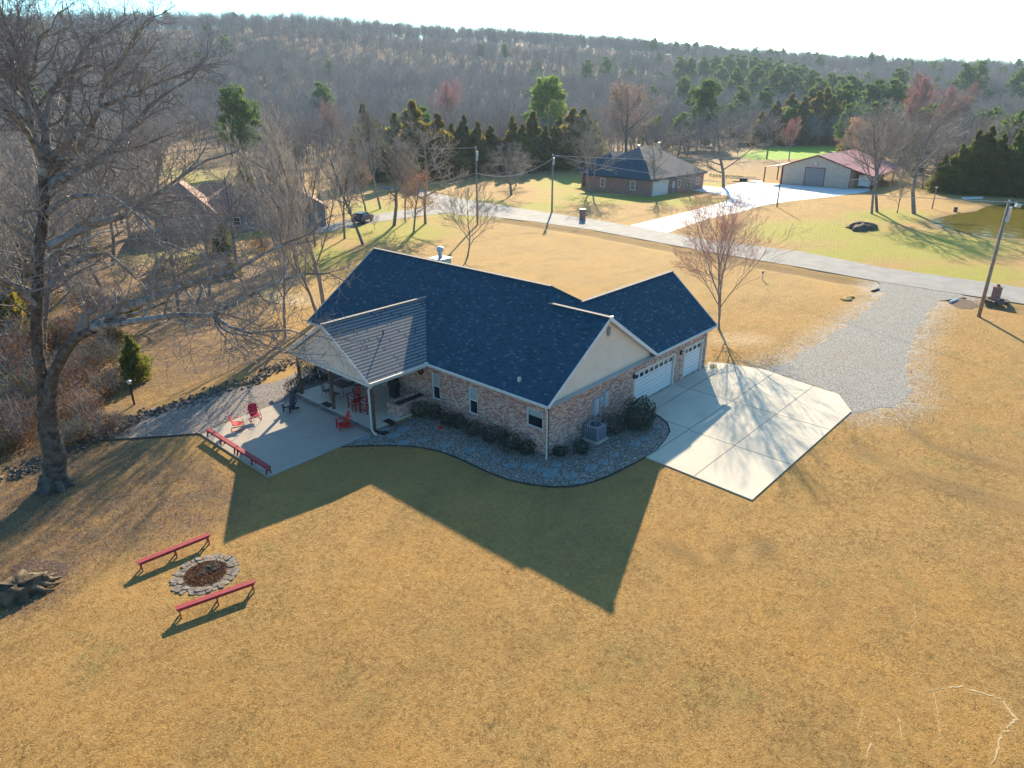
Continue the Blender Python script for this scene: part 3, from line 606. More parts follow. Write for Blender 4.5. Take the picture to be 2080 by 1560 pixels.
for k in range(5): q.tube([(.33*math.cos(t),.33*math.sin(t),1.0) for t in [0]]+[(0,0,1.0)],.006,3) if k==0 else None
for rr in(.15,.24,.32): q.tube([(rr*math.cos(t),rr*math.sin(t),1.0) for t in [i*math.pi/10 for i in range(21)]],.006,3)
q.build('fan_hub',m_acmetal,fan)
# stepping stones
ST=[(1075,948,.5),(1100,955,.35),(1118,963,.62),(1160,967,.45),(1200,952,.5),(1225,940,.42),(1290,902,.5),(1310,893,.4),(1247,925,.4),(1040,945,.4),(1010,935,.35),(820,900,.45),(800,885,.5),(822,872,.5),(860,895,.4),(905,905,.45),(955,915,.45),(780,872,.4),(1180,980,.35),(1335,868,.35),(1325,850,.4),(985,918,.3),(1130,945,.35),(740,890,.45)]
for i,(px,py,r) in enumerate(ST):
    b=MB(); n=rnd.randint(5,7); a0=rnd.uniform(0,6); b.slab([(r*rnd.uniform(.8,1.15)*math.cos(a0+k*6.283/n),r*.72*rnd.uniform(.8,1.15)*math.sin(a0+k*6.283/n),.045) for k in range(n)],.05)
    o=thing1(b,'stepping_stone',m_flag,'flat irregular blue-grey stepping stone set in the pebble bed','stepping stone','stepping stones in the pebble bed'); o.location=G(px,py,GZ+.03); o.rotation_euler.z=rnd.uniform(-.3,.3)
for px,py in((1050,971),(1237,958),(1289,935),(834,853),(1020,880)):
    b=MB(); b.tube([(0,0,0),(0,0,.12)],.012,5); b.tube([(0,0,.12),(0,0,.17),(0,0,.19)],[.05,.055,.02],8); o=thing1(b,'path_light',m_galv,'tiny silver path light stuck in the pebble bed','path light','path lights in the pebble bed'); o.location=G(px,py)
# mats
for px,py,lb in((665,822,'dark mat on the porch edge beside the middle post'),(792,857,'dark mat on the porch corner step near the brick planter'),(775,877,'dark mat on the pebbles below the porch downspout')):
    b=MB(); b.box((0,0,.012),(.5,.9,.02)); o=thing1(b,'door_mat',m_black,lb,'mat'); z=.09 if py<860 else -.09; o.location=G(px,py,z)
# ---------------- benches
def bench(p,q,label,group,h=.42):
    p=Vector((p[0],p[1],0)); q=Vector((q[0],q[1],0)); d=q-p; L=d.length; a=math.atan2(d.y,d.x); base=GZ if 'fire' in label else -.05
    e=empty('bench',((p.x+q.x)/2,(p.y+q.y)/2,base),a,label,'bench',group)
    b=MB(); b.box((0,0,h+.02),(L,.26,.045)); b.build('seat',m_benchred,e); b=MB()
    for s in(-1,1): b.box((0,s*.10,h-.05),(L-.1,.03,.09))
    b.build('apron',m_benchred,e)
    for x in(-L/2+.12,0,L/2-.12):
        b=MB()
        for s in(-1,1): b.bar((x,s*.07,h-.08),(x,s*.13,0),.035,.085)
        b.box((x,0,h*.5),(.03,.16,.06)); b.build('leg',m_benchred,e)
bench((-19.85,6.5),(-16.75,6.25),'long red bench behind the stone fire pit, on its far side','red benches around the fire pit')
bench((-20.0,2.35),(-17.05,1.6),'long red bench in front of the fire pit, nearest to the viewer by fire','red benches around the fire pit')
bench((-11.75,16.85),(-11.75,13.3),'red bench at the left end of the patio edge, mostly sunlit','red benches along the patio edge')
bench((-11.75,13.2),(-11.75,9.75),'red bench at the patio front corner, in the shade','red benches along the patio edge')
# stump
def lump(name,c,rx,ry,h,mat,label,cat,seed,rough=.25,n=26,flat=.0):
    rg=random.Random(seed); b=MB(); rings=7; ph=[rg.uniform(0,6) for _ in range(6)]; base=0
    for i in range(rings+1):
        t=i/rings; rr=math.cos(t*math.pi/2)**(.6) if not flat else (1-.25*t if i<rings else .0); z=h*math.sin(t*math.pi/2) if not flat else h*min(1,t*1.2)*(1 if i<rings else .7)
        for k in range(n):
            a=k*6.283/n; m_=1+rough*(.5*math.sin(3*a+ph[0]+t*2)+.35*math.sin(5*a+ph[1]-t)+.3*math.sin(9*a+ph[2]+3*t))+rg.uniform(-.05,.05); b.v.append((rx*rr*m_*math.cos(a),ry*rr*m_*math.sin(a),z*(1+rough*.5*math.sin(4*a+ph[3]))-.03+rg.uniform(-.02,.02)))
    for i in range(rings):
        for k in range(n): b.f.append((i*n+k,i*n+(k+1)%n,(i+1)*n+(k+1)%n,(i+1)*n+k)); b.m.append(0)
    o=thing1(b,name,mat,label,cat,smooth=True); o.location=c; return o
# fire pit
fp=empty('fire_pit',(-18.0,4.15,GZ),0,'round stone-rimmed fire pit full of ash and leaves between two red benches','fire pit')
b=MB()
for ring,(ra,rb) in enumerate(((.93,1.14),(1.12,1.36))):
    n=24+ring*7
    for k in range(n):
        a=(k+rnd.uniform(-.2,.2)+ring*.5)*6.283/n; w2=6.283/n*.46; z=rnd.uniform(.015,.055)
        P=[(r_*rnd.uniform(.92,1.07)*math.cos(t),r_*rnd.uniform(.95,1.05)*math.sin(t),z+rnd.uniform(-.015,.015)) for r_,t in((ra,a-w2),(rb,a-w2),(rb*1.02,a),(rb,a+w2),(ra,a+w2))]; b.slab(P,.12)
b.build('stone_rim',m_palerock,fp)
b=MB(); b.face([(1.0*math.cos(k*.3142),.9*math.sin(k*.3142),.02) for k in range(20)]); b.build('ash_bed',m_ash,fp)
o=lump('pit_shade_lump',Vector((0,0,0)),.62,.42,.10,MN('pit_shade_black',(.012,.011,.012),(.035,.03,.028),6,.95,.8),None,None,12,.35,30); o.parent=fp; o.location=(.28,.16,.02)  # dark lump stands in for the shade on the sunken pit's far side
b=MB()
for i in range(1600):
    a=rnd.uniform(0,6.3); r_=.85*math.sqrt(rnd.random()); c=Vector((r_*math.cos(a),r_*math.sin(a),.03+rnd.random()*.05)); t=Vector((rnd.gauss(0,1),rnd.gauss(0,1),rnd.gauss(0,.5))).normalized()*.035; s=t.orthogonal()*.7; b.face([c-t,c-s,c+t,c+s])
tag(b.build('leaf_litter',m_brownl,fp),kind='stuff')
st=lump('tree_stump',G(40,1205),1.0,.8,.6,MN('stump_wood',(.035,.028,.022),(.15,.11,.07),2.6,.95,.9),'large rotting tree stump at the left edge, dark and hollow','stump',3,.3,34,1)
for k in range(7):
    a=-.9+k*.35; b=MB(); b.tube([(.7*math.cos(a),.6*math.sin(a),.35),(1.2*math.cos(a),1.0*math.sin(a),.12),(1.6*math.cos(a+.15),1.3*math.sin(a+.15),-.02)],[.13,.08,.02],7); b.build('root',MN('r',(.22,.17,.11),(.08,.06,.04),4,.9,.5) if k==0 else bpy.data.materials['r'],st)
tag(tri_sheet('wood_debris',[G(*p) for p in ((20,1150),(70,1135),(135,1145),(140,1165),(90,1195),(10,1230))],m_ash,GZ+.014,None,jag=.12),'dark woody debris scattered round the old stump','debris',None,'stuff')
# ---------------- patio furniture
def shell_chair(loc,rz,mat,label):
    e=empty('shell_chair',loc,rz,label,'chair','red metal lawn chairs on the sunny patio'); Rr=math.pi
    b=MB(); n=11   # scalloped back
    P=[]
    for i in range(n):
        t=i/(n-1); a=math.pi*(1-t); P.append((-.28-.02*math.cos(6.28*t)-.10,.29*math.cos(a)*(1 if i%2 else .96),.78+.26*math.sin(a)*(1 if i%2 else .94)))
    P+= [(-.24,.25,.42),(-.24,-.25,.42)]
    b.face(P); b.face([(x+.02,y,z) for x,y,z in P][::-1]); 
    for i in range(len(P)): j=(i+1)%len(P); a,c=P[i],P[j]; b.face([a,c,(c[0]+.02,c[1],c[2]),(a[0]+.02,a[1],a[2])])
    b.build('backrest',mat,e)
    b=MB(); b.slab([(-.26,-.26,.40),(.02,-.28,.36),(.26,-.27,.41),(.30,0,.40),(.26,.27,.41),(.02,.28,.36),(-.26,.26,.40)],.02); b.build('seat',mat,e)
    for s in(-1,1):
        b=MB(); y=s*.31
        b.tube([(-.30,y,.75),(-.2,y,.66),(.12,y,.66),(.3,y,.58),(.36,y,.44),(.34,y,.15),(.24,y,.02),(-.1,y,.015),(-.36,y,.02)],.018,6); b.build('armrest',mat,e)
    b=MB(); b.tube([(-.36,-.31,.02),(-.36,.31,.02)],.018,6); b.tube([(.33,-.31,.38),(.33,.31,.38)],.018,6); b.tube([(-.28,-.31,.45),(-.28,.31,.45)],.018,6); b.build('frame',mat,e)
shell_chair((-10.15,16.3,-.05),R(-25),m_red2,'bright red shell-back metal chair nearer the patio bench, seen from the side')
shell_chair((-8.75,16.75,-.05),R(-105),m_mag,'crimson shell-back metal chair at the rear patio edge, facing the viewer')
def adirondack(loc,rz,mat,label,group=None,h=.34,name='adirondack_chair',fan=1.0):
    e=empty(name,loc,rz,label,'chair',group)
    b=MB(); 
    for i in range(5): b.box((.24-i*.11,0,h-i*.022),(.095,.52,.022))
    b.build('seat',mat,e); b=MB()
    for i in range(-3,4):
        L=.78-.035*i*i; y0=i*.065; y1=i*.095*fan; b.bar((-.22,y0,h-.08),(-.52,y1,h-.08+L),.022,.078,up=(0,1,0)) if 0 else b.bar((-.22,y0,h-.08),(-.50,y1,h-.08+L),.078,.02)
    b.box((-.30,0,h+.1),(.03,.5,.06)); b.box((-.43,0,h+.42),(.03,.56,.06)); b.build('backrest',mat,e)
    for s in(-1,1):
        b=MB(); b.slab([(.36,s*.24,h+.24),(.36,s*.38,h+.24),(-.42,s*.34,h+.22),(-.42,s*.28,h+.22)],.022); b.build('armrest',mat,e)
        b=MB(); b.box((.28,s*.28,(h+.22)/2),(.09,.03,h+.22)); b.build('leg',mat,e)
        b=MB(); b.bar((.3,s*.25,h-.03),(-.55,s*.25,.06 if h<.5 else h-.15),.03,.11); 
        if h>.5: b.bar((-.38,s*.25,h-.1),(-.42,s*.25,0),.03,.08)
        b.build('leg',mat,e)
    if h>.5:
        b=MB(); b.box((.3,0,.28),(.05,.56,.06)); b.build('footrest',mat,e)
    return e
adirondack((-5.75,11.55,-.05),R(165),m_red2,'bright red fan-back adirondack chair on the shaded patio beside the porch step',fan=1.7)
adirondack((-6.55,16.3,-.05),R(195),MN('navy_paint',(.012,.016,.03),(.02,.025,.045),8,.5),'dark navy adirondack chair near the left porch post')
def tall_chair(x,y,lab):
    e=adirondack((x,y,.09),R(190),m_red,lab,'tall red chairs on the porch',.72,'tall_adirondack_chair')
    b=MB(); b.box((.05,0,.76),(.42,.44,.09)); b.build('cushion',m_pillow,e)
tall_chair(-3.55,13.35,'tall red porch chair with patterned cushion, nearer the middle post'); tall_chair(-3.5,12.1,'tall red porch chair with patterned cushion, just behind the white downspout')
e=empty('side_table',(-3.9,12.72,.09),0,'tall narrow red side table between the tall red porch chairs','table')
b=MB(); b.box((0,0,.74),(.42,.4,.03)); b.build('tabletop',m_red,e)
for x in(-.16,.16):
    for y in(-.15,.15): b=MB(); b.box((x,y,.36),(.04,.04,.73)); b.build('leg',m_red,e)
# dining set
def table(loc,l,w2,h,label):
    e=empty('patio_table',loc,0,label,'table'); b=MB(); b.box((0,0,h),(l,w2,.03)); b.build('tabletop',m_dark,e)
    for x in(-1,1):
        for y in(-1,1): b=MB(); b.tube([(x*(l/2-.1),y*(w2/2-.1),0),(x*(l/2-.15),y*(w2/2-.15),h)],.022,6); b.build('leg',m_dark,e)
table((-2.7,15.9,.09),1.0,1.5,.72,'dark metal dining table in the shade of the porch')
def mchair(x,y,rz,label):
    e=empty('metal_chair',(x,y,.09),rz,label,'chair','dark metal dining chairs on the porch')
    b=MB(); b.box((0,0,.44),(.46,.46,.03)); b.build('seat',m_dark,e); b=MB()
    b.tube([(-.22,-.21,.44),(-.28,-.21,.95),(-.3,0,1.0),(-.28,.21,.95),(-.22,.21,.44)],.016,5)
    for i in range(-3,4): b.tube([(-.22,i*.06,.45),(-.29,i*.06,.97)],.008,4)
    b.build('backrest',m_dark,e)
    for sx in(-1,1):
        for sy in(-1,1): b=MB(); b.tube([(sx*.21,sy*.21,.44),(sx*.25,sy*.23,0)],.015,5); b.build('leg',m_dark,e)
mchair(-3.75,16.2,0,'dark metal chair on the lawn side of the porch table, left one'); mchair(-3.7,15.35,.2,'dark metal chair on the lawn side of the porch table, right one'); mchair(-1.7,16.1,math.pi,'dark metal chair behind the porch table, left one'); mchair(-1.75,15.4,math.pi,'dark metal chair behind the porch table, right one'); mchair(-2.7,17.1,-math.pi/2,'dark metal chair at the far end of the porch table')
e=empty('grill',(-.75,12.7,.09),0,'small dark grill standing against the porch wall','grill'); b=MB(); b.box((0,0,.85),(.5,.8,.2)); b.tube([(0,-.4,1.0),(0,.4,1.0)],.22,10); b.build('lid',m_dark,e); b=MB(); b.box((0,0,.4),(.45,.6,.72)); b.build('cabinet',m_dark,e); b=MB(); b.box((0,.62,.9),(.4,.4,.04)); b.build('shelf',m_galv,e)
# lantern post at the left
e=empty('lamp_post',G(273,822),0,'short dark post with a small silver lantern on top at the edge of the woods','lamp post')
b=MB(); b.box((0,0,.75),(.10,.10,1.5)); b.build('post',m_black,e); b=MB(); b.tube([(0,0,1.5),(0,0,1.54),(0,0,1.72),(0,0,1.78)],[.1,.13,.16,.02],8); b.build('lantern',m_galv,e)
# ---------------- poles, wires, mailboxes
def pole(name,px,py,toppy,r,mat,label,lean=(0,0),heads=0,topx=None):
    g=G(px,py); d=dep(g); top=AD(topx if topx else px,toppy,d); h=(top-g).z; off=Vector((top.x-g.x,top.y-g.y,0)) if topx else Vector((0,0,0))
    off=Vector((lean[0],lean[1],0))
    e=empty(name,g,0,label,'pole'); b=MB(); b.tube([(0,0,-.2),(off.x*.5,off.y*.5,h*.5),(off.x,off.y,h)],[r,r*.85,r*.65],10); b.build('shaft',mat,e,True)
    t=Vector((off.x,off.y,h))
    if heads:
        b=MB(); b.tube([t+Vector((0,0,-.1)),t+Vector((0,0,.18))],[.09,.07],8); b.build('insulator',m_galv,e)
        q=t*.93; b=MB(); b.tube([q+Vector((.1,-.18,-.5)),q+Vector((.1,-.18,.3))],.17 if heads>1 else .11,10); b.tube([q+Vector((0,0,0)),q+Vector((.1,-.18,0))],.03,5); b.build('transformer',m_galv,e)
        q=t*.86; b=MB(); b.box(q+Vector((.0,-.2,0)),(.18,.3,.5)); b.build('junction_box',m_boxmetal,e)
    return e,g+t
_,T1=pole('utility_pole',970,456,296,.17,m_polewood,'wooden utility pole with transformer, left of the two poles by the road',heads=2)
_,T2=pole('utility_pole',1121,431,312,.17,m_polewood,'plain wooden utility pole, right of the two behind the house roof',heads=1)
_,T3=pole('utility_pole',1988,643,397,.17,m_polewood,'tall grey utility pole with drum lamp beside the gravel drive entrance',heads=2)
b=MB(); b.tube([(0,0,0),(.35,-.5,.15)],.03,5); b.tube([(.35,-.5,-.12),(.55,-.8,-.2)],.2,10); o=b.build('area_lamp',m_galv,_); o.location=(T3-G(1988,643))*.93+Vector((0,0,.6))
_,T4=pole('yard_light_pole',1893,424,380,.12,m_polewood,'short thin pole with a lamp standing near the pond'); b=MB(); b.box((0,0,.1),(.5,.4,.2)); o=b.build('lamp_head',m_galv,_); o.location=T4-G(1893,424)
_,T5=pole('red_pole',1578,420,335,.12,MN('rust_red_paint',(.20,.045,.035),(.14,.035,.03),6,.6),'thin dark red pole standing at the edge of the white concrete drive')
def wire(a,b,sag,r,label):
    q=MB(); q.tube([a.lerp(b,i/24)-Vector((0,0,sag*4*(i/24)*(1-i/24))) for i in range(25)],r*1.35,4); thing1(q,'power_line',MN('wire',(.5,.46,.42),(.5,.46,.42),1,.5) if 'wire' not in bpy.data.materials else bpy.data.materials['wire'],label,'power line')
wire(T1-Vector((0,0,3.8)),T2-Vector((0,0,.5)),1.5,.035,'thick sagging cable strung between the two poles behind the roof')
TR=T3
wire(T2,TR,1.2,.02,'long power line from the right road pole to the tall grey pole at right')
wire(T2,Vector((138,47,6.4)),.8,.03,'service cable from the road pole past the far brick house towards the barn')
wire(T1,T1+Vector((8,62,.5)),1.2,.02,'power line leaving the left road pole towards the trees at left')
wire(T1-Vector((0,0,3.8)),Vector((33,80,5)),1.2,.025,'low cable from the left road pole to the neighbour house in the trees')
wire(T3,T3+Vector((2,-40,0)),1.2,.02,'power line leaving the tall grey pole out of the picture at right')
def mailbox(px,py,w2,h,label,rocks=False):
    e=empty('brick_mailbox',G(px,py),.05,label,'mailbox'); b=MB(); b.box((0,0,h/2),(w2,w2,h)); b.build('brick_pillar',m_brick2,e); b=MB(); b.box((0,0,h+.04),(w2+.1,w2+.1,.08)); b.tube([(-w2/2,0,h*.72),(w2/2+.06,0,h*.72)],.13,8); b.build('cap',m_trim if not rocks else m_brick2,e)
    if rocks:
        b=MB(); 
        for k in range(14): a=k*.45; b.box((1.0*math.cos(a)*rnd.uniform(.8,1.1),1.0*math.sin(a)*rnd.uniform(.8,1.1),.1),(.4,.3,.25),a)
        b.tube([(0,.0,h+.05),(0,.05,h+.3)],[.2,.1],8); b.build('rock_border',m_rock,e)
mailbox(1183,447,.75,1.75,'brown brick mailbox pillar on the far side of the road'); mailbox(2020,612,.75,1.45,'brown brick mailbox pillar ringed with rocks beside the gravel drive entrance',True)
e=empty('marker_post',G(1548,568),0,'small blue and white marker post in the lawn near the road','marker post'); b=MB(); b.box((0,0,.35),(.09,.09,.7)); b.build('post',m_white,e); b=MB(); b.box((0,0,.82),(.16,.16,.28)); b.build('cap',MN('blue_paint',(.02,.05,.3),(.03,.06,.25),3,.5),e)
b=MB(); b.tube([G(1929,614,-.05),G(1943,609,-.1)],.16,10); thing1(b,'culvert_pipe',m_galv,'end of a pale culvert pipe in the ditch right of the gravel drive','pipe')
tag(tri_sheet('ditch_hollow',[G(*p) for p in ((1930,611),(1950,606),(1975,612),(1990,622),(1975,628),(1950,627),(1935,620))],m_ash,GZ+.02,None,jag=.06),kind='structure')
b=MB(); b.tube([G(1772,592,-.1),G(1784,588,-.1)],.15,10); thing1(b,'culvert_pipe',m_black,'dark culvert pipe end in the ditch left of the gravel drive','pipe')
lump('dirt_mound',G(1750,464),2.9,2.0,.9,MN('mound_soil',(.05,.04,.032),(.16,.12,.09),1.6,.95,.9),'heap of dark soil and rubble on the grass beyond the road','mound',5,.3,40)
lump('tussock',G(1722,607),1.2,.5,.2,MN('dry_grass',(.22,.15,.04),(.35,.24,.08),4,.95,.5),'small dark clump of long grass in the front lawn','grass clump',8,.3,30)
b=MB(); b.tube([(0,0,0),(0,0,.8)],.32,12); o=thing1(b,'barrel',m_rock,'small dark barrel standing on the pond bank','barrel'); o.location=G(1940,430)
e=empty('small_boat',G(1976,404),R(-35),'pale upturned flat boat lying on the far pond bank','boat'); b=MB()
P=[(-2.3,-.45),(-2.3,.45),(1.2,.55),(2.3,.15),(2.3,-.15),(1.2,-.55)]; b.slab([(x,y,.35) for x,y in P],.34); b.build('hull',m_white,e); b=MB(); b.box((0,0,.37),(4.0,.08,.06)); b.build('keel',m_galv,e)
# ---------------- distant buildings
def hip(e,lx,ly,z,h,oh,m,rx=None,name='roof'):
    a,c=lx/2+oh,ly/2+oh; k=rx if rx is not None else max(.0,a-c); kx,ky=(k,0) if a>=c else (0,max(0,c-a))
    if rx is not None: kx,ky=rx,0
    V=[(-a,-c,z),(a,-c,z),(a,c,z),(-a,c,z)]; r1,r2=((-kx,-ky,z+h),(kx,ky,z+h)); b=MB()
    def f(*p): b.face(p)
    if kx or (not ky): f(V[0],V[1],r2,r1); f(V[1],V[2],r2); f(V[2],V[3],r1,r2); f(V[3],V[0],r1)
    else: f(V[0],V[1],r1); f(V[1],V[2],r2,r1); f(V[2],V[3],r2); f(V[3],V[0],r1,r2)
    f(*V[::-1]); n=len(b.v)
    for i in range(4):
        p,q=V[i],V[(i+1)%4]; f((p[0],p[1],z-.25),(q[0],q[1],z-.25),q,p)
    return b.build(name,m,e)
# far brick house
FR=G(1318,400); fh=empty('brick_house',FR,R(-3),'far brick house with hipped slate roof beyond the road, trees in front of it','house')
WH=3.5
def fbox(x0,x1,y0,y1,h=WH,m=m_brick2,name='wall'):
    b=MB(); b.box(((x0+x1)/2,(y0+y1)/2,h/2),(x1-x0,y1-y0,h)); return b.build(name,m,fh)
fbox(0,21,0,17); fbox(7,20,17,24)
def sub(x,y,z=0): 
    s=bpy.data.objects.new('t',None); return s
def hipat(cx,cy,lx,ly,z,h,oh,m,**k):
    o=hip(fh,lx,ly,z,h,oh,m,**k); o.location=(cx,cy,0); return o
hipat(10.7,9,20.6,18,WH,5.6,.5,m_shin2,rx=2.5); hipat(4.5,8.5,9,17,WH-.02,3.2,.45,m_shin); hipat(13.2,19,13.6,11,WH-.03,4,.45,m_shin,rx=2)
b=MB(); b.face([(6.5,19.0,WH),(6.5,23.5,WH),(6.5,21.25,WH+2.2)][::-1]); b.slab([(6.3,18.7,WH-.1),(6.3,21.25,WH+2.4),(11,21.25,WH+2.4),(11,18.7,WH-.1)],.12); b.slab([(6.3,23.8,WH-.1),(6.3,21.25,WH+2.4),(11,21.25,WH+2.4),(11,23.8,WH-.1)],.12); b.build('entry_gable',m_shin2,fh)
for y in(19.3,23.2): b=MB(); b.box((6.5,y,WH/2),(.4,.4,WH)); b.build('porch_column',m_brick2,fh)
b=MB(); b.box((6.9,21.2,1.5),(.2,1.2,2.6)); b.build('door',m_dark,fh)
for y in(4.2,12.2): winunit('x',0,y-.7,y+.7,1.0,2.9,-1,parent=fh,rec=-.02,mf=m_trim,fw=.15)
b=MB(); b.box((4,-.03,1.4),(5.2,.1,2.7)); b.build('garage_door',m_gdoor,fh)
b=MB(); b.box((3.9,-.02,1.5),(5.8,.06,3.0)); b.build('door_trim',m_trim,fh)
for x in(11,15,18.5): winunit('y',0,x-.7,x+.7,1.0,2.6,-1,parent=fh,rec=-.02,mf=m_trim,fw=.15)
b=MB(); b.box((8.5,-.15,1.8),(.9,.25,1.3)); b.tube([(8.5,-.2,0),(8.5,-.2,1.2)],.06,5); b.build('meter_box',m_boxmetal,fh)
for x,y,z in((13,12.5,8.6),(16.5,9.5,9.15)): b=MB(); b.tube([(x,y,z-1.5),(x,y,z+.4)],.15,8); b.tube([(x,y,z+.2),(x,y,z+.5)],.3,8); b.build('vent_pipe',m_galv,fh)
# metal barn
bn=empty('metal_barn',Vector((141.2,36.9,GZ)),0,'tan metal barn with low dusty red roof and open lean-to on each side','barn')
BL,HW,HR=24,7.75,6.7; WHb=4.15
b=MB(); 
for x in(0,BL): 
    P=[(x,-HW,0),(x,HW,0),(x,HW,WHb),(x,0,HR),(x,-HW,WHb)]; b.face(P if x else P[::-1])
for s in(-1,1): P=[(0,s*HW,0),(BL,s*HW,0),(BL,s*HW,WHb),(0,s*HW,WHb)]; b.face(P if s<0 else P[::-1])
b.build('wall',m_barnside,bn)
m_redroof=siding('red_metal_roof',(.42,.13,.15,1),(.34,.10,.12,1),.6)
def rs(P,n='roof'): b=MB(); b.slab(P,.1); b.build(n,m_redroof,bn)
for s in(-1,1):
    rs([(-.3,0,HR+.15),(BL+.3,0,HR+.15),(BL+.3,s*HW,WHb+.13),(-.3,s*HW,WHb+.13)]); ll=4.6 if s<0 else 4.4; lz=3.0 if s<0 else 3.6
    rs([(-.3,s*HW,WHb+.12),(BL+.3,s*HW,WHb+.12),(BL+.3,s*(HW+ll),lz),(-.3,s*(HW+ll),lz)],'lean_to_roof')
    for x in(.1,8,16,BL-.1): b=MB(); b.box((x,s*(HW+ll-.15),lz/2-.05),(.22,.22,lz-.1)); b.build('post',bpy.data.materials['rust_red_paint'],bn)
b=MB()
for s in(-1,1):
    b.bar((-.33,0,HR+.05),(-.33,s*HW,WHb+.02),.06,.28); b.box((-.04,s*(HW-.08),WHb/2),(.1,.2,WHb))
b.build('red_trim',bpy.data.materials['rust_red_paint'],bn)
b=MB(); b.box((-.03,.2,1.95),(.08,4.2,3.9)); b.build('roller_door',siding('roller_door',(.30,.28,.27,1),(.27,.25,.24,1),.5),bn)
b=MB(); b.box((-.05,.2,4.0),(.12,4.5,.14)); b.box((-.05,-2.0,1.95),(.12,.12,3.9)); b.box((-.05,2.4,1.95),(.12,.12,3.9)); b.build('door_frame',bpy.data.materials['rust_red_paint'],bn)
b=MB(); b.tube([(-.05,.2,5.0),(-.45,.2,5.0)],[.25,.3],10); b.build('wall_lamp',m_galv,bn)
e=empty('cargo_trailer',(143.5,27.0,GZ),0,'white box trailer parked under the right lean-to of the barn','trailer'); b=MB(); b.box((2.5,0,1.65),(5,2.3,2.3)); b.build('body',m_white,e)
for s in(-1,1): b=MB(); b.tube([(2.5,s*1.0,.38),(2.5,s*1.2,.38)],.38,14); b.build('wheel',m_black,e)
b=MB(); b.bar((0,0,.5),(-1.2,0,.45),.12,.12); b.build('hitch',m_dark,e)
e=empty('flatbed_trailer',G(1510,368),R(-75),'low dark flatbed trailer parked at the edge of the white drive','trailer'); b=MB(); b.box((0,0,.75),(5.6,2.1,.12)); b.build('deck',MN('deck_wood',(.30,.27,.25),(.16,.13,.12),2,.9),e); b=MB()
for s in(-1,1): b.box((0,s*1.08,.95),(5.4,.06,.08)); [b.box((x,s*1.08,.8),(.06,.06,.34)) for x in(-2.6,-1,1,2.6)]
b.bar((2.8,0,.6),(4.2,0,.5),.1,.12); b.build('frame',m_dark,e)
for s in(-1,1):
    for x in(-.45,.45): b=MB(); b.tube([(x,s*.95,.36),(x,s*1.15,.36)],.36,12); b.build('wheel',m_black,e)
for i in range(11):
    px=1443+i*6.5; py=358+i*.6+rnd.uniform(-1,1); b=MB(); leafball(b,(0,0,.35),.35,.38,60,.16); o=thing1(b,'garden_plant',m_cedar,'small dark plant in the sparse garden row behind the far driveway','plant','garden row behind the far driveway'); o.location=G(px,py)
# neighbour house left, in the trees
nh=empty('grey_house',Vector((27.5,84.5,GZ)),R(-25),'grey walled neighbour house with brown shingle hip roofs, half hidden by bare trees at left','house')
def nb(cx,cy,lx,ly,h,rh,**k):
    b=MB(); b.box((cx,cy,h/2),(lx,ly,h)); b.build('wall',MN('grey_wall',(.20,.235,.25),(.26,.29,.30),.8,.8) if 'grey_wall' not in bpy.data.materials else bpy.data.materials['grey_wall'],nh); o=hip(nh,lx,ly,h,rh,.5,m_shin3,**k); o.location=(cx,cy,0)
nb(2,1,19,10,3.0,3.4); nb(-9,0,8,14,3.35,4.2); nb(-4,8,12,8,3.3,3)
for x in(-2,8): winunit('y',-4.5,x-.6,x+.6,1,2.3,-1,parent=nh,rec=-.02,fw=.1)
winunit('y',-7,-10,-8.6,1,2.3,-1,parent=nh,rec=-.02,fw=.1)
# picket fence
A_,B_=G(333,548),G(420,532); d=B_-A_; e=empty('picket_fence',A_,math.atan2(d.y,d.x),'short run of brown picket fence among the trees at left','fence'); Lf=d.length+2; b=MB()
for i in range(int(Lf/.22)): b.box((i*.22,0,.62),(.11,.025,1.15))
b.build('pickets',m_fence,e); b=MB()
for z in(.3,.95): b.box((Lf/2,.035,z),(Lf,.04,.09))
for x in(0,Lf*.33,Lf*.66,Lf): b.box((x,.08,.62),(.11,.1,1.3))
b.build('rails',m_fence,e)
# parked vehicle in side drive
e=empty('pickup_truck',G(737,452),R(28),'dark vehicle parked on the side road behind bare branches','car'); mcar=MN('car_paint',(.03,.03,.045),(.04,.04,.06),3,.25); b=MB()
prof=[(-2.3,.45),(-2.3,1.05),(-1.9,1.15),(-1.5,1.7),(.5,1.72),(1.15,1.15),(2.25,1.0),(2.3,.45)]
P1=[(x,-.9+(.12 if z>1.3 else 0),z) for x,z in prof]; P2=[(x,.9-(.12 if z>1.3 else 0),z) for x,z in prof]
b.face(P1); b.face(P2[::-1])
for i in range(len(prof)): j=(i+1)%len(prof); b.face([P1[j],P1[i],P2[i],P2[j]])
b.build('body',mcar,e); b=MB()
for s in(-1,1): b.face([(x,s*(.93 if z<1.3 else .80),z) for x,z in((-1.55,1.2),(-1.35,1.6),(.4,1.62),(.95,1.2))][::s])
b.build('side_window',m_glass,e)
for x in(-1.45,1.45):
    for s in(-1,1): b=MB(); b.tube([(x,s*.75,.36),(x,s*.95,.36)],.36,14); b.build('wheel',m_black,e)
# a couple of far roofs
e=empty('distant_house',G(850,215+40),R(10),'tiny pale roofed house in the trees far behind the pink tree','house'); 
b=MB(); b.box((0,0,2),(14,9,4)); b.build('wall',m_trim,e); hip(e,14,9,4,3,.5,m_shin2); e.location=(190,205,hill(190,205)+GZ)
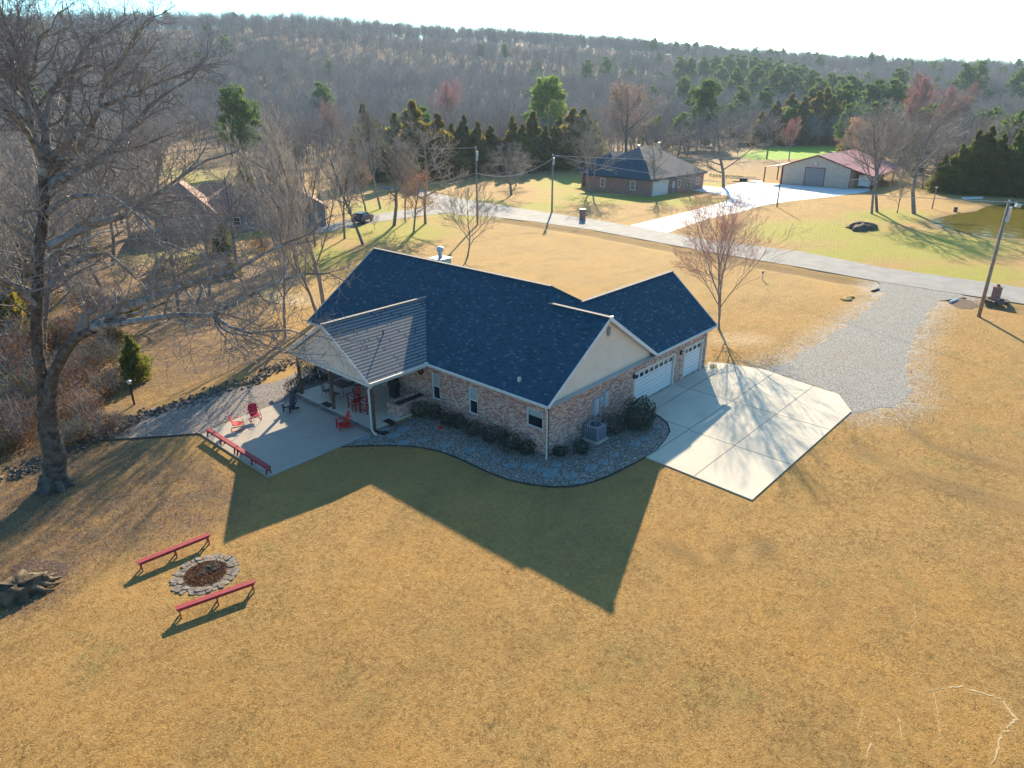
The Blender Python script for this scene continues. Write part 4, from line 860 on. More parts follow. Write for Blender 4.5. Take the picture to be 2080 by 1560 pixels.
# ---------------- trees
def grow(tw,br,p,d,L,r,lev,rg,K,rmin,leaf=None):
    ns=K.get('steps',4); pts=[p.copy()]; rad=[r]; dd=d.copy(); wob=K['wob']; trop=K['trop']
    end=.35 if lev>0 else .3
    for i in range(ns):
        dd=(dd+Vector((rg.gauss(0,wob),rg.gauss(0,wob),rg.gauss(0,wob)+trop))).normalized()
        pts.append(pts[-1]+dd*(L/ns)); rad.append(max(rmin,r*(1-(1-end)*(i+1)/ns)))
    n=6 if r>.1 else (4 if r>.035 else 3)
    (br if lev>=K['brlev'] else tw).tube(pts,rad,n,0,False)
    if lev==0:
        if leaf is not None:
            for q in pts[1:]:
                for _ in range(leaf[2]):
                    c=q+Vector((rg.gauss(0,.12),rg.gauss(0,.12),rg.gauss(0,.12)))*leaf[3]; t=Vector((rg.gauss(0,1),rg.gauss(0,1),rg.gauss(0,1))).normalized()*leaf[1]; s=t.orthogonal()*.8; leaf[0].face([c-t,c+s,c+t*.8])
        return
    k=K['kids'][lev-1]; az=rg.uniform(0,6.28)
    for i in range(k):
        t=K['t0'][lev-1]+(1-K['t0'][lev-1])*(i+rg.uniform(.2,.9))/k; f=min(t*ns,ns-1e-3); a=int(f); q=pts[a].lerp(pts[a+1],f-a); dr=(pts[a+1]-pts[a]).normalized()
        ax=dr.orthogonal().normalized(); az+=2.4+rg.uniform(-.5,.5); ax.rotate(Matrix.Rotation(az,3,dr)); an=R(K['ang'][lev-1]*rg.uniform(.7,1.25))
        nd=dr.copy(); nd.rotate(Matrix.Rotation(an,3,ax))
        sh=K['shape'](t) if lev==len(K['kids']) else (1.15-.5*t)
        grow(tw,br,q,nd,L*K['rat'][lev-1]*sh*rg.uniform(.75,1.2),max(rmin,rad[a]*K.get('rr',.55)),lev-1,rg,K,rmin,leaf)
def K(kids=(5,6,7,11),ang=(42,40,42,50),rat=(.45,.5,.55,.5),t0=(.1,.12,.15,.28),wob=.13,trop=.06,shape=lambda t:1.15-.6*t,steps=4,brlev=3,**k): return dict(kids=kids,ang=ang,rat=rat,t0=t0,wob=wob,trop=trop,shape=shape,steps=steps,brlev=brlev,**k)
KOPEN=K(); KUP=K(ang=(32,30,30,32),trop=.14,rat=(.45,.5,.5,.55),t0=(.1,.12,.15,.25)); KFAN=K(kids=(5,7,6,16),ang=(45,42,38,72),rat=(.42,.5,.5,.42),trop=-.0,t0=(.1,.12,.15,.22),wob=.07,shape=lambda t:1.25*math.sin(math.pi*min(1,(t*.86+.14)))**.7)
KVASE=K(kids=(5,6,7,9),ang=(30,32,30,40),rat=(.5,.55,.6,.85),trop=.06,t0=(.1,.12,.15,.22))
TB={}
def proto(key,H,Kp,seed,r0,rmin,leafm=None,leaf=(.06,1,1.0),fork=None,lean=0):
    rg=random.Random(seed); tw,br,lf=MB(),MB(),MB(); lp=(lf,leaf[0],leaf[1],leaf[2]) if leafm else None
    starts=fork or [(0,0)]
    for (dx,dy) in starts: grow(tw,br,Vector((dx*.3,dy*.3,-.2)),Vector((dx,dy,1)).normalized(),H*.8,r0/(len(starts)**.3),len(Kp['kids']),rg,Kp,rmin,lp)
    TB[key]=(tw,br,lf if leafm else None,leafm,H)
MESH={}
def meshof(key,part,mat):
    k=(key,part)
    if k not in MESH:
        tw,br,lf,lm,H=TB[key]; mb={'crown':tw,'trunk':br,'foliage':lf}[part]
        me=bpy.data.meshes.new(part); me.from_pydata(mb.v,[],mb.f); me.materials.append(mat); me.polygons.foreach_set('use_smooth',[True]*len(mb.f)); MESH[k]=me
    return MESH[k]
def tree(key,loc,h,label,group=None,name='bare_tree',rz=None,wide=1.0,cat='tree',tm=None):
    tw,br,lf,lm,H=TB[key]; s=h/H; e=empty(name,loc,rnd.uniform(0,6.28) if rz is None else rz,label,cat,group); e.scale=(s*wide,s*wide,s)
    for part,mat in (('trunk',m_bark),('crown',tm or m_twig)):
        mb=br if part=='trunk' else tw
        if not mb.v: continue
        o=bpy.data.objects.new(part,meshof(key,part,mat)); COL.objects.link(o); o.parent=e
    if lf:
        o=bpy.data.objects.new('foliage',meshof(key,'foliage',lm)); COL.objects.link(o); o.parent=e
    return e
def cone_tree(key,H,rad,n,s,mat,seed,shape='cone',clump=26):
    rg=random.Random(seed); tw,br=MB(),MB(); br.tube([(0,0,-.2),(0,0,H*.9)],[H*.018,.03],6,0,False)
    cl=[]
    for i in range(clump):
        t=(i+.5)/clump; z=H*(.06+.9*t) if shape=='cone' else H*(.32+.62*t); a=i*2.4+rg.uniform(-.5,.5)
        rr=rad*((1-t)**.95+.04 if shape=='cone' else (math.sin(math.pi*(t*.8+.14))**.8)); rr*=rg.uniform(.6,1.2) if shape=='cone' else rg.uniform(.35,1.3); z+=rg.uniform(-.04,.04)*H; k_=.62 if shape=='cone' else .8; cl.append((rr*math.cos(a)*k_,rr*math.sin(a)*k_,z,max(.12,rr*.55 if shape=='cone' else rad*rg.uniform(.22,.4))))
        if shape!='cone': br.tube([(0,0,z-H*.06),(rr*math.cos(a)*.6,rr*math.sin(a)*.6,z)],[.07,.03],4,0,False)
    per=n//clump
    for (x,y,z,r) in cl:
        for i in range(per):
            v=Vector((rg.gauss(0,1),rg.gauss(0,1),rg.gauss(0,.8))).normalized()*r*rg.uniform(.55,1.1); p=Vector((x+v.x,y+v.y,z+v.z*(1.5 if shape=='cone' else .75)))
            up=Vector((v.x*.6,v.y*.6,rg.uniform(.3,1.3) if shape=='cone' else rg.uniform(-.2,1))).normalized(); q=up.cross(Vector((rg.gauss(0,1),rg.gauss(0,1),rg.gauss(0,1)))).normalized()*s*.45
            tw.face([p-q,p+q,p+up*s*rg.uniform(.9,1.7)])
    TB[key]=(tw,br,None,None,H); meshof(key,'crown',mat); meshof(key,'trunk',m_bark)
# prototypes (H is nominal height in metres)
proto('open1',14,KOPEN,1,.22,.011); proto('open2',14,KOPEN,2,.2,.011); proto('up1',15,KUP,3,.19,.011); proto('up2',15,KUP,4,.17,.011)
proto('fan',12,KFAN,5,.22,.011); proto('vase',9,KVASE,6,.14,.011); proto('fork',14,KOPEN,7,.2,.011,fork=[(.12,0),(-.16,.05)])
proto('redbud',10.5,KVASE,8,.14,.007,m_redbud,(.045,1,.9),fork=[(.28,-.1),(-.06,.1)])
proto('orange',14,K(kids=(5,6,7,12),ang=(40,38,38,45),trop=.1),9,.22,.02,m_orbud,(.07,1,2.6)); proto('rusty',9,K(kids=(4,5,6,12)),10,.14,.014,m_rust,(.05,1,1.5))
proto('redtree',12,KUP,11,.18,.018,m_redleaf,(.05,1,2.2))
KL=K(kids=(4,5,12),ang=(38,36,42),rat=(.5,.5,.5),t0=(.1,.15,.3),steps=3,brlev=3,trop=.14)
KL2=K(kids=(4,5,11),ang=(42,42,50),rat=(.5,.55,.55),t0=(.1,.15,.35),steps=3,brlev=3,trop=.09)
proto('low1',15,KL,21,.2,.035); proto('low2',14,KL2,22,.2,.035); proto('low3',16,KL,23,.2,.035); proto('low4',13,KL2,24,.18,.035)
cone_tree('cedar',9,2.3,5200,.34,m_cedar,31); cone_tree('cedar2',8,2.1,4600,.34,m_cedarb,32); cone_tree('pine',15,4.0,6000,.42,m_pine,33,'pine',34); cone_tree('bpine',15,4.2,7000,.42,m_bpine,34,'pine',38)
cone_tree('lcedar',9,2.3,1100,.7,m_cedar,35,clump=20); cone_tree('lpine',15,3.8,1300,.85,m_pine,36,'pine',22)
# ---------------- the great tree at left
def bigtree():
    rg=random.Random(77); base=Vector((-19.95,17.1,GZ)); d0=dep(base+Vector((0,0,8))); tw,br,tr=MB(),MB(),MB()
    Fh=Vector((FWD.x,FWD.y,0)).normalized(); DH=(base-CAM).dot(Fh)
    def Q(x,y,o=0): d=ray(x,y); return CAM+d*((DH+o)/d.dot(Fh))-base
    z4=lambda P,o:[Q(x/2.971,y/2.971,oo) for (x,y),oo in zip(P,o)]; z5=lambda P,o:[Q(x/2.971,480+y/2.971,oo) for (x,y),oo in zip(P,o)]
    def lin(a,b,n): return [a+(b-a)*i/(n-1) for i in range(n)]
    g0=Vector((0,0,-.1))
    trunk=[g0,g0+Vector((0,0,.5)),Q(112,925),Q(104,895),Q(98,868),Q(94,840),Q(91,815)]; tr.tube(trunk,[.80,.58,.52,.49,.46,.42,.30],18,0,False)
    for k in range(7):
        a=k*.9+.3; tr.tube([(1.05*math.cos(a),1.05*math.sin(a),-.12),(.7*math.cos(a),.7*math.sin(a),.05),(.38*math.cos(a),.38*math.sin(a),.8)],[.06,.2,.2],7,0,False)
    for i in range(1400):   # climbing vine leaves and ragged bark
        t=rg.random(); p=trunk[2].lerp(Q(70,600),t); a=rg.uniform(0,6.3)
        if t<.15 or rg.random()<.4: continue
        c=p+Vector((math.cos(a),math.sin(a),0))*rg.uniform(.3,.8)*(1-.4*t); v=Vector((rg.gauss(0,1),rg.gauss(0,1),rg.gauss(0,1))).normalized()*.07; s=v.orthogonal()*.8; lf.face([c-v,c+s,c+v])
    M=[(z5([(300,1200),(275,1000),(255,850),(235,700),(225,520),(225,350),(228,150),(235,0)],[0]*8)+z4([(262,1330),(268,1180),(268,1060)],[0]*3),.31,.20,3),
     (z5([(310,1200),(300,980),(330,820),(380,700),(450,610),(560,552)],lin(0,-.8,6)),.34,.22,1),
     (z5([(560,552),(700,450),(860,390),(1060,325),(1230,272),(1390,218),(1480,170),(1600,100),(1720,40)],lin(-.8,-2.5,9)),.20,.045,4),
     (z5([(560,552),(680,535),(800,522),(920,492),(1060,478),(1180,478),(1270,482),(1350,440),(1450,392),(1560,330),(1700,268),(1840,225)],lin(-.8,-6,12)),.19,.04,4),
     (z5([(1270,482),(1340,510),(1400,555),(1520,580),(1650,572),(1760,575),(1870,600)],lin(-4,-7,7)),.10,.025,4),
     (z5([(1290,490),(1340,545),(1400,590),(1500,600),(1600,650),(1740,700)],lin(-4,-7,6)),.07,.02,4),
     (z5([(470,600),(600,480),(760,480),(900,435),(1040,380),(1150,400)],lin(-.5,2.5,6)),.12,.04,4),
     (z5([(1180,478),(1200,380),(1230,290),(1270,220),(1290,100)],lin(-3,-2,5)),.07,.02,3),
     (z5([(1060,478),(1160,540),(1290,530)],[-2,-3,-3.5]),.05,.02,2),
     (z5([(240,620),(200,560),(215,430),(300,300),(400,190),(540,110),(640,95),(740,170),(820,250),(900,210),(1000,150)],lin(0,3,11)),.17,.04,4),
     (z5([(240,50),(330,60),(480,-80),(600,-110),(760,-190),(900,-235),(1010,-300),(1180,-440),(1230,-520)],lin(0,4,9)),.17,.03,5),
     (z4([(268,1060),(262,980),(215,860),(185,740),(165,620),(158,540),(130,480),(60,400),(5,320)],lin(0,-1.5,9)),.19,.05,5),
     (z4([(275,1020),(285,900),(285,800),(265,730),(215,640),(175,540),(150,400),(110,290),(60,180),(25,120),(10,70)],lin(0,1,11)),.22,.05,5),
     (z4([(150,490),(195,430),(215,320),(240,220),(310,160)],lin(.5,0,5)),.09,.03,4),
     (z4([(150,480),(165,360),(120,230),(130,140),(105,40)],lin(.5,1,5)),.08,.03,4),
     (z4([(270,740),(300,600),(350,500),(450,420),(560,400),(640,405)],lin(.3,3,6)),.12,.04,5),
     (z4([(280,1180),(330,1060),(395,980),(410,860),(400,700),(430,560),(440,420),(490,320),(560,250),(640,200)],lin(0,4,10)),.22,.045,5),
     (z4([(400,980),(470,900),(540,790),(590,650),(620,540),(680,430),(760,320),(800,240)],lin(1,-2,8)),.17,.04,5),
     (z4([(545,780),(560,700),(600,640),(740,590),(840,560),(960,500),(1070,460)],lin(0,-3,7)),.11,.03,5),
     (z4([(310,1120),(420,1060),(540,1000),(640,940),(740,830),(830,740),(900,650),(980,580),(1080,520)],lin(0,2,9)),.24,.04,5),
     (z4([(290,1290),(350,1230),(440,1180),(560,1178),(680,1195),(760,1240),(850,1320),(940,1400)],lin(0,-4,8)),.14,.035,5),
     (z4([(340,960),(440,955),(520,965),(560,985)],[0,-1,-1.5,-2]),.07,.03,2),
     (z4([(300,1480),(420,1420),(600,1350),(780,1290),(860,1230),(960,1160),(1100,1070),(1250,965)],lin(0,1,8)),.20,.04,5),
     (z4([(640,1500),(760,1450),(930,1445),(1060,1490),(1200,1540)],lin(2,-1,5)),.08,.03,4),
     (z4([(170,640),(100,560),(30,480),(-60,420)],lin(-.5,-2,4)),.09,.03,4),(z4([(260,1000),(170,800),(80,680),(0,650),(-120,620)],lin(0,-4,5)),.13,.04,4),
     (z5([(225,420),(120,330),(20,260),(-120,230)],lin(0,-3,4)),.14,.04,4),(z5([(230,180),(330,100),(480,60),(600,-20),(700,-40)],lin(0,5,5)),.12,.03,4)]
    Kb=K(kids=(5,6,7),ang=(48,48,50),rat=(.5,.52,.5),t0=(.1,.1,.1),wob=.24,trop=.03,steps=4,brlev=3)
    for pts,ra,rb,nb in M:
        n=len(pts); rad=[ra+(rb-ra)*(i/(n-1))**.8 for i in range(n)]
        (tr if ra>.3 else br).tube([p+Vector((rg.gauss(0,.03),rg.gauss(0,.03),rg.gauss(0,.03))) for p in pts],rad,9 if ra>.1 else 6,0,False)
        tot=sum((b-a).length for a,b in zip(pts,pts[1:]))
        if ra>.3 and pts[0].z<5: k0=4
        cnt=int(nb*2.6); 
        for i in range(cnt):
            t=.22+.78*(i+rg.random())/cnt if ra<.3 else .5+.5*(i+rg.random())/cnt
            f=min(t*(n-1),n-1.001); a=int(f); q=pts[a].lerp(pts[a+1],f-a); dr=(pts[a+1]-pts[a]).normalized(); ax=dr.orthogonal(); ax.rotate(Matrix.Rotation(rg.uniform(0,6.3),3,dr)); nd=dr.copy(); nd.rotate(Matrix.Rotation(R(rg.uniform(30,70)),3,ax))
            nd=(nd+Vector((0,0,.15))).normalized(); grow(tw,br,q,nd,rg.uniform(1.6,3.6)*(1.25-.5*t),max(.02,rad[a]*.42),2,rg,dict(Kb,kids=(6,7)),.0075)
        # tip continues
        grow(tw,br,pts[-1],(pts[-1]-pts[-2]).normalized(),2.6,rb,2,rg,dict(Kb,kids=(6,7)),.0075)
    e=empty('old_tree',base,0,'huge old bare tree with spreading pale limbs and thick dark trunk at the left','tree')
    tr.build('trunk',m_btrunk,e,True,False); br.build('limb',m_blimb,e,True,False); tw.build('crown',MN('big_twigs',(.17,.145,.13),(.26,.235,.22),.6,.9),e,False,False)
    lf.build('vine_leaves',m_brownl,e,False,False)
lf=MB(); bigtree()
# ---------------- single trees
def T(key,px,py,top,label,group=None,name='bare_tree',wide=1.0,rz=None,**k):
    g=G(px,py); h=(AD(px,top,dep(g))-g).z; return tree(key,g,max(2,h*.97),label,group,name,rz,wide,**k)
T('up1',661,640,205,'tall bare tree behind the left roof corner, right one of the leaning pair',wide=1.0); e=T('up2',647,650,330,'bare tree behind the left roof corner leaning left, left one of the pair'); e.rotation_euler=(R(-7),R(-5),1)
T('up2',580,688,380,'slender bare tree standing just left of the house gable')
T('open2',738,497,250,'bare tree with brownish twigs beside the side road'); T('up1',773,424,215,'tall thin bare tree farthest left in the roadside row')
T('open1',800,458,205,'tall bare tree in the roadside row, leftmost thick trunk'); T('up2',823,452,300,'thin bare tree between thicker trunks in the roadside row')
T('rusty',840,471,325,'small tree with rusty brown leaves in the roadside row',name='rusty_tree'); T('open2',864,454,215,'tall bare spreading tree at the right end of the roadside row'); T('rusty',745,440,300,'rusty leaved tree behind the parked dark vehicle',name='rusty_tree')
for x_,y_,t_,lb in ((605,545,300,'bare tree between the left house roof corner and the grey house'),(425,600,350,'bare tree on the leaf litter right of the picket fence'),(365,640,340,'bare tree just below the picket fence at left'),(700,485,262,'bare tree by the right end of the grey house'),(640,500,250,'tall bare tree before the right wing of the grey house'),(530,500,270,'bare tree right in front of the middle of the grey house'),(480,535,290,'bare tree in front of the left end of the grey house'),(575,480,235,'bare tree behind the right wing of the grey house')): T(rnd.choice(('open1','up1','up2')),x_,y_,t_,lb)
T('vase',949,522,388,'small vase shaped bare tree standing alone in the lawn behind the roof'); T('vase',762,466,440,'tiny bare sapling by the side road')
T('fan',1039,396,258,'bare fan shaped tree beside the left utility pole',wide=1.15); T('fan',1048,378,285,'bare tree half hidden behind the fan shaped tree by the pole')
T('fork',1202,393,222,'twin trunked bare tree in front of the far brick house, left side',wide=1.1); T('open1',1319,398,268,'bare tree standing before the garage of the far brick house'); T('fan',1400,400,333,'small bare tree at the edge of the far driveway')
T('fan',1470,381,200,'large bare oak beside the white concrete drive',wide=1.2); T('open2',1498,311,222,'bare tree standing behind the large oak by the bright green grass'); T('open1',1557,323,214,'bare round tree left of the barn on the bright green grass',wide=1.15); T('redtree',1602,327,240,'small red budding tree on the green grass behind the barn',name='red_budding_tree')
T('fan',1345,330,222,'bare tree rising behind the far brick house roof',wide=1.2); T('fan',1375,325,235,'bare tree right behind the far brick house',wide=1.1)
T('up1',1771,434,200,'slim bare tree right of the barn, left of the close pair'); T('open2',1782,430,185,'slim bare tree right of the barn, right of the close pair'); T('vase',1822,433,352,'short thin bare tree between the pair and the big tree near the pond'); T('open1',1857,434,170,'big bare tree near the pond left shore',wide=1.15)
T('redbud',1460,668,424,'two trunked tree with red buds at the corner of the garage wing',name='red_budding_tree',rz=R(10),wide=.92)
ORD='first second third fourth fifth sixth seventh eighth ninth tenth eleventh twelfth thirteenth fourteenth fifteenth sixteenth seventeenth eighteenth'.split()
for i,(px,py,top,k) in enumerate([(748,372,208,'cedar'),(775,368,240,'cedar'),(809,366,222,'cedar'),(846,365,213,'cedar2'),(872,364,245,'cedar'),(894,364,233,'cedar2'),(920,362,262,'cedar2'),(946,360,235,'cedar'),(972,360,236,'cedar2'),(998,358,255,'cedar'),(1040,354,240,'cedar2'),(1062,352,250,'cedar'),(1083,350,218,'cedar2'),(1108,350,250,'cedar2'),(1135,348,240,'cedar'),(1160,346,232,'cedar2'),(1182,345,216,'cedar'),(1205,340,245,'cedar')]):
    T(k,px,py-rnd.uniform(0,9),top+rnd.uniform(-16,10),ORD[i]+' cedar from the left in the dark evergreen row beyond the road','cedars in the row beyond the road',name='cedar_tree',wide=rnd.uniform(1.25,2.1))
T('bpine',1110,322,152,'bright green pine rising above the cedar row',name='pine_tree',wide=.95); T('pine',1423,300,160,'pale green tall pine behind the bare trees right of the far house',name='pine_tree'); T('pine',500,355,172,'green pine alone among bare trees above the neighbour house',name='pine_tree',wide=.9); T('bpine',943,330,258,'small light green young pine in front of the dark cedars',name='pine_tree',wide=.5)
T('orange',1273,322,148,'big tree with orange brown tips behind the far brick house',name='orange_tipped_tree',wide=1.25); T('orange',1745,352,222,'orange tipped tree at the wood edge behind the barn roof',name='orange_tipped_tree',wide=1.1)
T('redtree',915,292,166,'pinkish red budding tree above the cedar row',name='red_budding_tree',wide=1.1); T('redtree',688,330,205,'orange red budding tree at left of the clearing',name='red_budding_tree'); T('redtree',1842,300,155,'red crowned tree high in the right woods, left one',name='red_budding_tree'); T('redtree',1840,330,185,'pink budding tree in the right woods below the red crown',name='red_budding_tree',wide=.7); T('redtree',1900,335,178,'pinkish wide budding tree in the right woods',name='red_budding_tree',wide=1.3)
for i,(px,py,top) in enumerate(sorted([(1570,296,205),(1595,295,190),(1622,295,196),(1650,294,186),(1678,294,195),(1700,294,205),(1540,297,225),(1635,291,180),(1665,291,178),(1725,315,245)])): T(rnd.choice(('cedar','cedar2')),px,py,top,ORD[i]+' cedar from the left in the dark clump behind the barn meadow','cedars behind the bright green grass',name='cedar_tree',wide=1.7)
for i,(px,py,top) in enumerate(sorted([(1935,392,290),(1960,392,262),(1985,393,255),(2012,395,270),(2040,396,262),(2068,398,280),(2095,400,270),(1905,390,310)])): T('cedar',px,py,top,ORD[i]+' dark cedar from the left along the far pond bank','dark cedars behind the pond',name='cedar_tree',wide=1.5)
T('cedar',278,772,668,'small bushy young cedar in the leaf litter right of the big tree',name='cedar_tree',wide=1.5); T('cedar2',20,700,500,'yellowish green cedar at the left edge behind the big tree',name='cedar_tree',wide=1.3); T('cedar',500,400,320,'green cedar beside the neighbour house roof',name='cedar_tree',wide=1.5); T('cedar',455,520,440,'dark evergreen bush in front of the grey neighbour house',name='cedar_tree',wide=1.5)
# pines on the hillside, right
i=0
for px,py,top in [(1378,160,113),(1400,158,120),(1425,150,118),(1450,150,116),(1475,152,112),(1500,155,108),(1525,158,108),(1550,160,106),(1575,165,110),(1600,170,112),(1620,175,118),(1460,180,135),(1490,185,140),(1530,190,132),(1570,195,135),(1600,200,140),(1640,205,145),(1680,215,125),(1700,225,140),(1655,225,160),(1720,235,150),(1760,250,165),(1800,255,165),(1230,150,118),(1190,165,125),(1815,200,140),(1950,190,130),(1975,185,128),(2055,200,142),(1385,215,160),(1500,235,178),(1545,240,180),(1700,262,175),(660,235,170)]:
    # march the ray to the terrain
    d=ray(px,py+26).normalized(); s=150
    while s<1200:
        p=CAM+d*s
        if p.z<GZ+hill(p.x,p.y): break
        s+=4
    s=min(s,420+((px*7)%120)) if s>=1200 else s
    p=CAM+d*s; g=Vector((p.x,p.y,GZ+hill(p.x,p.y))); h=(AD(px,top,dep(g))-g).z
    tree('lpine' if s>300 else 'pine',g,min(26,max(11,h)),'green pine on the wooded slope, standing above the grey bare trees','pines on the wooded slope',name='pine_tree',wide=1.0)
# ---------------- woods: individuals in front, the rest as one mass
BASEY=[(-800,860),(0,800),(140,740),(250,600),(330,470),(345,292),(440,292),(460,330),(700,338),(720,362),(1170,345),(1190,325),(1440,318),(1460,300),(1705,300),(1730,384),(2080,392),(2900,420)]
def basey(x):
    for (a,b),(c,d) in zip(BASEY,BASEY[1:]):
        if a<=x<=c: return b+(d-b)*(x-a)/(c-a)
    return 400
import itertools
BH=[(Vector((27.5,84.5)),15),(Vector((113,66)),19),(Vector((153,37)),20)]
pts=[]; rw=random.Random(99); 
def cand(x,y): 
    px,py=pxz(x,y)
    if px<-260 or px>2340: return None
    if py>basey(px): return None
    r=math.hypot(x-CAM.x,y-CAM.y)
    return px,py,r
gx=-100
while gx<1250:
    gy=-150
    while gy<1350:
        r=math.hypot(gx-CAM.x,gy-CAM.y); st=6.5 if r<330 else (9 if r<600 else 13)
        x=gx+rw.uniform(-.45,.45)*st; y=gy+rw.uniform(-.45,.45)*st
        if r>35 and (int(gx*10)//65*65==int(gx*10)//65*65):
            q=cand(x,y)
            if q:
                r=q[2]; th=math.degrees(math.atan2(y-CAM.y,x-CAM.x)); Rr=850+(75-max(0,min(75,th)))*5
                keep=1 if r<600 else .62
                if r<Rr+90 and rw.random()<keep and not any((Vector((x,y))-c).length<R_ for c,R_ in BH): pts.append((r,x,y))
        gy+=6.5
    gx+=6.5
pts.sort()
NI=135; print('woods',len(pts))
keys=['low1','low2','low3','low4']; near_keys=['up1','up2','open1','open2']
for i,(r,x,y) in enumerate(pts[:NI]):
    u=rw.random(); z=GZ+hill(x,y)
    px=pxz(x,y)[0]
    if u<.05: tree('cedar',(x,y,z),rw.uniform(6,9),'evergreen cedar scattered among the bare trees of the wood edge','cedars scattered in the wood edge',name='cedar_tree',wide=1.2)
    elif px<450: tree(rw.choice(near_keys),(x,y,z),rw.uniform(11,17),'bare grey tree of the left woods','bare trees of the left woods')
    else: tree(rw.choice(near_keys),(x,y,z),rw.uniform(11,16),'bare grey tree at the edge of the far woods','bare trees along the edge of the far woods')
# the mass
wc=bpy.data.collections.new('wood_sources')
names=[]
def joined(key,nm,m1,m2):
    tw,br,lf_,lm,H=TB[key]; b=MB(); b.v=list(br.v); b.f=list(br.f); b.m=[0]*len(br.f); n=len(b.v); b.v+=tw.v; b.f+=[tuple(i+n for i in f) for f in tw.f]; b.m+=[1]*len(tw.f)
    me=bpy.data.meshes.new(nm); me.from_pydata(b.v,[],b.f); me.materials.append(m1); me.materials.append(m2); me.polygons.foreach_set('material_index',b.m); o=bpy.data.objects.new(nm,me); wc.objects.link(o)
for i,(k,m2) in enumerate((('low1',m_twig),('low2',m_twig),('low3',m_twig),('low4',m_twig),('lcedar',m_cedar),('lpine',m_pine))): joined(k,'%d_source'%i,m_bark,m2)
rest=pts[NI:]
me=bpy.data.meshes.new('woods'); V=[];I=[];RO=[];SC=[]
for r,x,y in rest:
    V.append((x,y,GZ+hill(x,y)-.3)); u=rw.random(); th=math.degrees(math.atan2(y-CAM.y,x-CAM.x))
    pc=.005 if th>32 else .05
    if u<pc: I.append(5)
    elif u<pc*1.6: I.append(4)
    else: I.append(rw.randrange(4))
    RO.append(rw.uniform(0,6.28)); SC.append(rw.uniform(.7,1.25) if r>600 else rw.uniform(.75,1.15))
me.from_pydata(V,[],[])
for nm,ty,da in(('idx','INT',I),('rot','FLOAT',RO),('scl','FLOAT',SC)): a=me.attributes.new(nm,ty,'POINT'); a.data.foreach_set('value',da)
wo=bpy.data.objects.new('woods',me); COL.objects.link(wo); tag(wo,'mass of grey bare winter trees covering the hillside behind everything','woods',None,'stuff')
def gn_scatter(obj,coll):
    g=bpy.data.node_groups.new('scatter','GeometryNodeTree'); g.interface.new_socket('Geometry',in_out='INPUT',socket_type='NodeSocketGeometry'); g.interface.new_socket('Geometry',in_out='OUTPUT',socket_type='NodeSocketGeometry')
    N=g.nodes; L=g.links; gi=N.new('NodeGroupInput'); go=N.new('NodeGroupOutput'); ip=N.new('GeometryNodeInstanceOnPoints'); ci=N.new('GeometryNodeCollectionInfo'); ci.inputs['Collection'].default_value=coll; ci.inputs['Separate Children'].default_value=True; ci.inputs['Reset Children'].default_value=True
    def at(nm,ty): a=N.new('GeometryNodeInputNamedAttribute'); a.data_type=ty; a.inputs['Name'].default_value=nm; return a.outputs[0]
    cx=N.new('ShaderNodeCombineXYZ'); L.new(at('rot','FLOAT'),cx.inputs[2]); L.new(gi.outputs[0],ip.inputs['Points']); L.new(ci.outputs[0],ip.inputs['Instance']); ip.inputs['Pick Instance'].default_value=True
    L.new(at('idx','INT'),ip.inputs['Instance Index']); L.new(cx.outputs[0],ip.inputs['Rotation']); L.new(at('scl','FLOAT'),ip.inputs['Scale']); L.new(ip.outputs[0],go.inputs[0])
    m=obj.modifiers.new('scatter','NODES'); m.node_group=g
gn_scatter(wo,wc)
# dry lawn tufts
gc=bpy.data.collections.new('tuft_sources'); 
def tuftm(name,a,b,d):
    t=NT(name); g=t.n('NewGeometry').outputs['Position']; mp=t.n('Mapping'); t.l(g,mp.inputs[0]); co=mp.outputs[0]; c=t.mix(t.noise(co,.14,6,.7,.44,.58),a,b); c=t.mix(t.math('MULTIPLY',t.noise(co,.45,6,.8,.5,.68),.75),c,d); m2=t.n('Mapping'); m2.inputs['Scale'].default_value=(.35,1.5,1); t.l(g,m2.inputs[0]); c=t.mix(t.math('MULTIPLY',t.noise(m2.outputs[0],.5,5,.7,.48,.66),.5),c,a)
    oi=t.n('ObjectInfo'); c=t.mix(oi.outputs['Random'],c,t.mix(1.0,c,(.62,.58,.52,1),'MULTIPLY')); t.out(c,.85); tl=t.n('BsdfTranslucent'); t.l(c,tl.inputs[0]); mx=t.n('MixShader'); mx.inputs[0].default_value=.5; t.l(t.b.outputs[0],mx.inputs[1]); t.l(tl.outputs[0],mx.inputs[2]); t.l(mx.outputs[0],t.t.nodes['Material Output'].inputs[0]); return t.mat
m_tuft=[tuftm('dry_blade',(.88,.55,.21,1),(.52,.335,.13,1),(.27,.18,.07,1)),tuftm('brown_blade',(.30,.18,.06,1),(.26,.17,.06,1),(.14,.10,.035,1))]
for k in range(6):
    rg=random.Random(k); b=MB()
    for i in range(8):
        a=rg.uniform(0,6.3); rr=rg.uniform(0,.07); p=Vector((rr*math.cos(a),rr*math.sin(a),-.005)); l=Vector((rg.gauss(0,.035),rg.gauss(0,.035),rg.uniform(.005,.024))); t=Vector((-l.y,l.x,0)).normalized()*rg.uniform(.006,.011); b.face([p-t,p+t,p+l])
    me=bpy.data.meshes.new('tuft'); me.from_pydata(b.v,[],b.f); me.materials.append(m_tuft[k>4]); o=bpy.data.objects.new('%d_tuft'%k,me); gc.objects.link(o)
DRP=[(x,y) for x,y in dr]; BDP=bed+bed_arc+[(9.1,.05),(0,0),(0,9.6)]; V=[];I=[];RO=[];SC=[]
grp=[(q.x,q.y) for q in grl]
